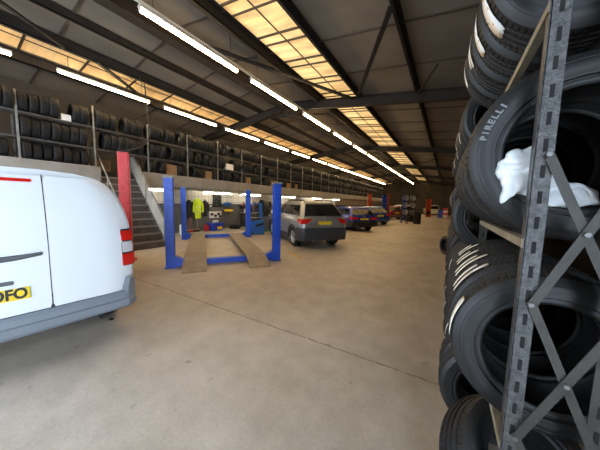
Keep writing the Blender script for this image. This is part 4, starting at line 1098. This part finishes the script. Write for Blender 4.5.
# wheel balancer with round black hood
t = thing('wheel_balancer', 'wheel balancer with a big round black hood behind the blue tyre-changing machine', 'machine', (-8.45, 10.05, 0), R_(-25))
MB().bbox((0, 0, .45), (.55, .55, .88), .04).build('cabinet', 'grey_plastic', t)
MB().lathe([(-.14, .44), (-.14, .46), (.14, .46), (.14, .44)], 32, close=True, c=(.1, -.25, 1.25)).build('wheel_hood', 'black_plastic', t)
MB().lathe([(0, .0001), (0, .45), (.02, .45), (.02, .0001)], 32, c=(.1, -.12, 1.25)).build('hood_back', 'black_plastic', t)
MB().bbox((-.05, .12, 1.45), (.5, .08, .32), .02).build('display_panel', 'black_metal', t)
MB().tube([(.1, -.1, .98), (.1, -.45, .98)], .02, 10).build('shaft', 'bolt', t)
MB().bbox((0, 0, .04), (.75, .7, .08), .02).build('base', 'green_pl', t)
t = thing('wire_hoist', 'grey gallows bracket standing behind the lift ramps', 'hoist', (-9.35, 9.35, 0))
MB().tube([(0, 0, .02), (0, 0, 1.92)], .03, 10).build('post', 'mezz_rack', t); MB().bar((0, 0, 1.9), (-.1, -.45, 2.02), .05, .05).build('arm', 'mezz_rack', t); MB().bbox((0, 0, .01), (.3, .3, .02), .004).build('base_plate', 'mezz_rack', t)

# ---------------------------------------------------------------- far end
two_post('vehicle_lift_column', 'orange lift column far along the left side, beyond the blue cars', (-6.6, 23.4, 0), 2.65, 'orange_post', R_(40), .34)
two_post('vehicle_lift_column', 'dark blue lift column beside the far orange-red column', (-5.25, 23.8, 0), 2.50, 'navy_post', R_(40), .46)
two_post('vehicle_lift_column', 'orange-red lift column between two dark blue columns', (-5.45, 26.2, 0), 2.78, 'orange_post', R_(40), .36)
two_post('vehicle_lift_column', 'dark blue lift column beside the alloy wheel stand', (-3.85, 26.6, 0), 2.45, 'navy_post', R_(40), .40)
two_post('vehicle_lift_column', 'wide orange-red lift column standing alone near the far end wall', (-2.27, 37.2, 0), 2.5, 'orange_post', R_(20), .62)
t = thing('wheel_stand', 'tall black display stand hung with alloy wheels beyond the blue cars', 'stand', (-3.05, 23.4, 0), R_(20))
for sx in (-1, 1): MB().bbox((sx * .55, 0, 1.35), (.07, .07, 2.7), .008).build('post', 'black_metal', t); MB().bbox((sx * .55, 0, .03), (.08, .9, .06), .01).build('foot', 'black_metal', t)
for z in (.6, 1.25, 1.9, 2.55): MB().bbox((0, 0, z), (1.1, .05, .06), .006).build('cross_bar', 'black_metal', t)
for k, (x, z) in enumerate(((-.30, 2.25), (.30, 2.25), (-.30, 1.6), (.30, 1.6), (-.3, .95), (.3, .95))):
    a = R_(20); wx, wy = -3.05 + x * math.cos(a) + .13 * math.sin(a), 23.4 + x * math.sin(a) - .13 * math.cos(a)
    q = thing('alloy_wheel', '%s alloy wheel from the top on the tall black display stand' % ordinal(k), 'wheel', (wx, wy, z), a, 'alloy wheels on the display stand')
    m = MB(); m.lathe([(-.07, .23), (-.07, .21), (.06, .20), (.06, .22)], 28, close=True); m.build('rim', 'alloy', q)
    m = MB()
    for j in range(5): m.bar((0, -.06, 0), (math.cos(2 * PI * j / 5) * .21, -.05, math.sin(2 * PI * j / 5) * .21), .05, .02, 0, (0, 1, 0))
    m.build('spokes', 'alloy', q)
    m = MB(); m.lathe([(-.075, .0001), (-.075, .045), (.0, .05), (.0, .0001)], 14); m.build('hub', 'alloy', q)
t = thing('trestle_table', 'low black trestle table on the floor in front of the wheel stand', 'table', (-3.7, 21.6, 0), R_(28))
MB().bbox((0, 0, .62), (2.1, .5, .06), .01).build('table_top', 'black_metal', t)
for sx in (-1, 1):
    for sy in (-1, 1): MB().bar((sx * .8, sy * .08, .6), (sx * .85, sy * .25, 0), .05, .05).build('leg', 'black_metal', t)
for k in range(5):
    q = near_tyre('%s tyre from the floor in the stack beside the trestle table' % ordinal(k), (-2.2, 22.6, .104 + .204 * k), (PI / 2, 0, k), .32, .2, .2, 60)
for k in range(6):
    q = near_tyre('%s tyre from the floor in the tall stack behind the dark grey car' % ordinal(k), (-3.1, 25.2, .104 + .204 * k), (PI / 2, 0, k), .32, .2, .2, 60)
near_tyre('tyre leaning against the far right wall rack on the floor', (.06, 9.1, .305), (R_(0), R_(0), R_(-62)), .315, .2, .2, 60)
t = thing('barrier_board', 'red and white barrier board standing by the right wall at the far end', 'barrier', (-.2, 33.5, 0))
for k in range(4): MB().bbox((0, 0, .35 + .28 * k), (.5, .05, .26), .006).build('panel', 'red_pl' if k % 2 else 'white_pl', t)
for sx in (-1, 1): MB().bbox((sx * .22, 0, .7), (.05, .04, 1.4), .006).build('post', 'red_pl', t); MB().bbox((sx * .22, 0, .02), (.06, .5, .04), .006).build('foot', 'black_plastic', t)
t = thing('storage_bin', 'blue wheeled bin by the right wall at the far end', 'bin', (-.75, 36, 0)); MB().loft([[(-.25, -.3, .05), (.25, -.3, .05), (.25, .3, .05), (-.25, .3, .05)], [(-.3, -.36, 1.0), (.3, -.36, 1.0), (.3, .36, 1.0), (-.3, .36, 1.0)]], smooth=False).build('bin_body', 'blue_pl', t); MB().bbox((0, 0, 1.03), (.64, .78, .06), .02).build('lid', 'blue_pl', t)
for sx in (-1, 1): MB().lathe([(-.03, .0001), (-.03, .1), (.03, .1), (.03, .0001)], 16, axis='x', c=(sx * .24, .3, .1)).build('wheel', 'black_plastic', t)

# yellow paint mark and oil spot on the floor
struct(MB().bar((-4.26, 6.16, .002), (-3.42, 5.62, .002), .09, .003).build('floor_line_marking', 'floor_yellow'))
m = MB(); m.pillow([(-.03, -.02), (.0, -.03), (.035, -.015), (.03, .02), (0, .03), (-.035, .01)], .012, 4, .4, 30, 3.); 
o = m.build('debris_scrap', 'black_plastic', None, (-3.66, 1.21, .012), (PI / 2, 0, 0)); tag(o, 'small dark scrap lying on the floor beside the van bumper', 'scrap')

# ---------------------------------------------------------------- daylight, camera, view
w = bpy.data.worlds.new('daylight'); sc.world = w; w.use_nodes = True
bgn = w.node_tree.nodes['Background']; bgn.inputs[0].default_value = (.70, .84, 1.0, 1); bgn.inputs[1].default_value = 9.5

F = 235.0
vp = Vector(((448 - 300) / F, (206 - 225) / F, 1)).normalized()
r_ = -70 / 3000.; c_ = -(vp.x * r_ + vp.y) / vp.z
dn = Vector((r_, 1, c_)).normalized(); xr = dn.cross(vp)
Rm = Matrix((xr, vp, -dn))        # rows: world axes in camera coordinates (x right, y down, z forward)
cx, cy, cz = (Vector([Rm[i][j] for i in range(3)]) for j in range(3))
cam = bpy.data.objects.new('camera', bpy.data.cameras.new('camera')); COL.objects.link(cam)
mw = Matrix((cx, -cy, -cz)).transposed().to_4x4(); mw.translation = (0, 0, 1.6); cam.matrix_world = mw
cam.data.sensor_fit = 'HORIZONTAL'; cam.data.sensor_width = 36; cam.data.lens = 36 * F / 600
cam.data.clip_start = .05; cam.data.clip_end = 200
sc.camera = cam
sc.view_settings.view_transform = 'Standard'; sc.view_settings.look = 'None'; sc.view_settings.gamma = 1
sc.view_settings.use_curve_mapping = False; sc.view_settings.exposure = .55
sc.cycles.use_denoising = True
sc.cycles.max_bounces = 8; sc.cycles.diffuse_bounces = 4
sc.cycles.sample_clamp_indirect = 8
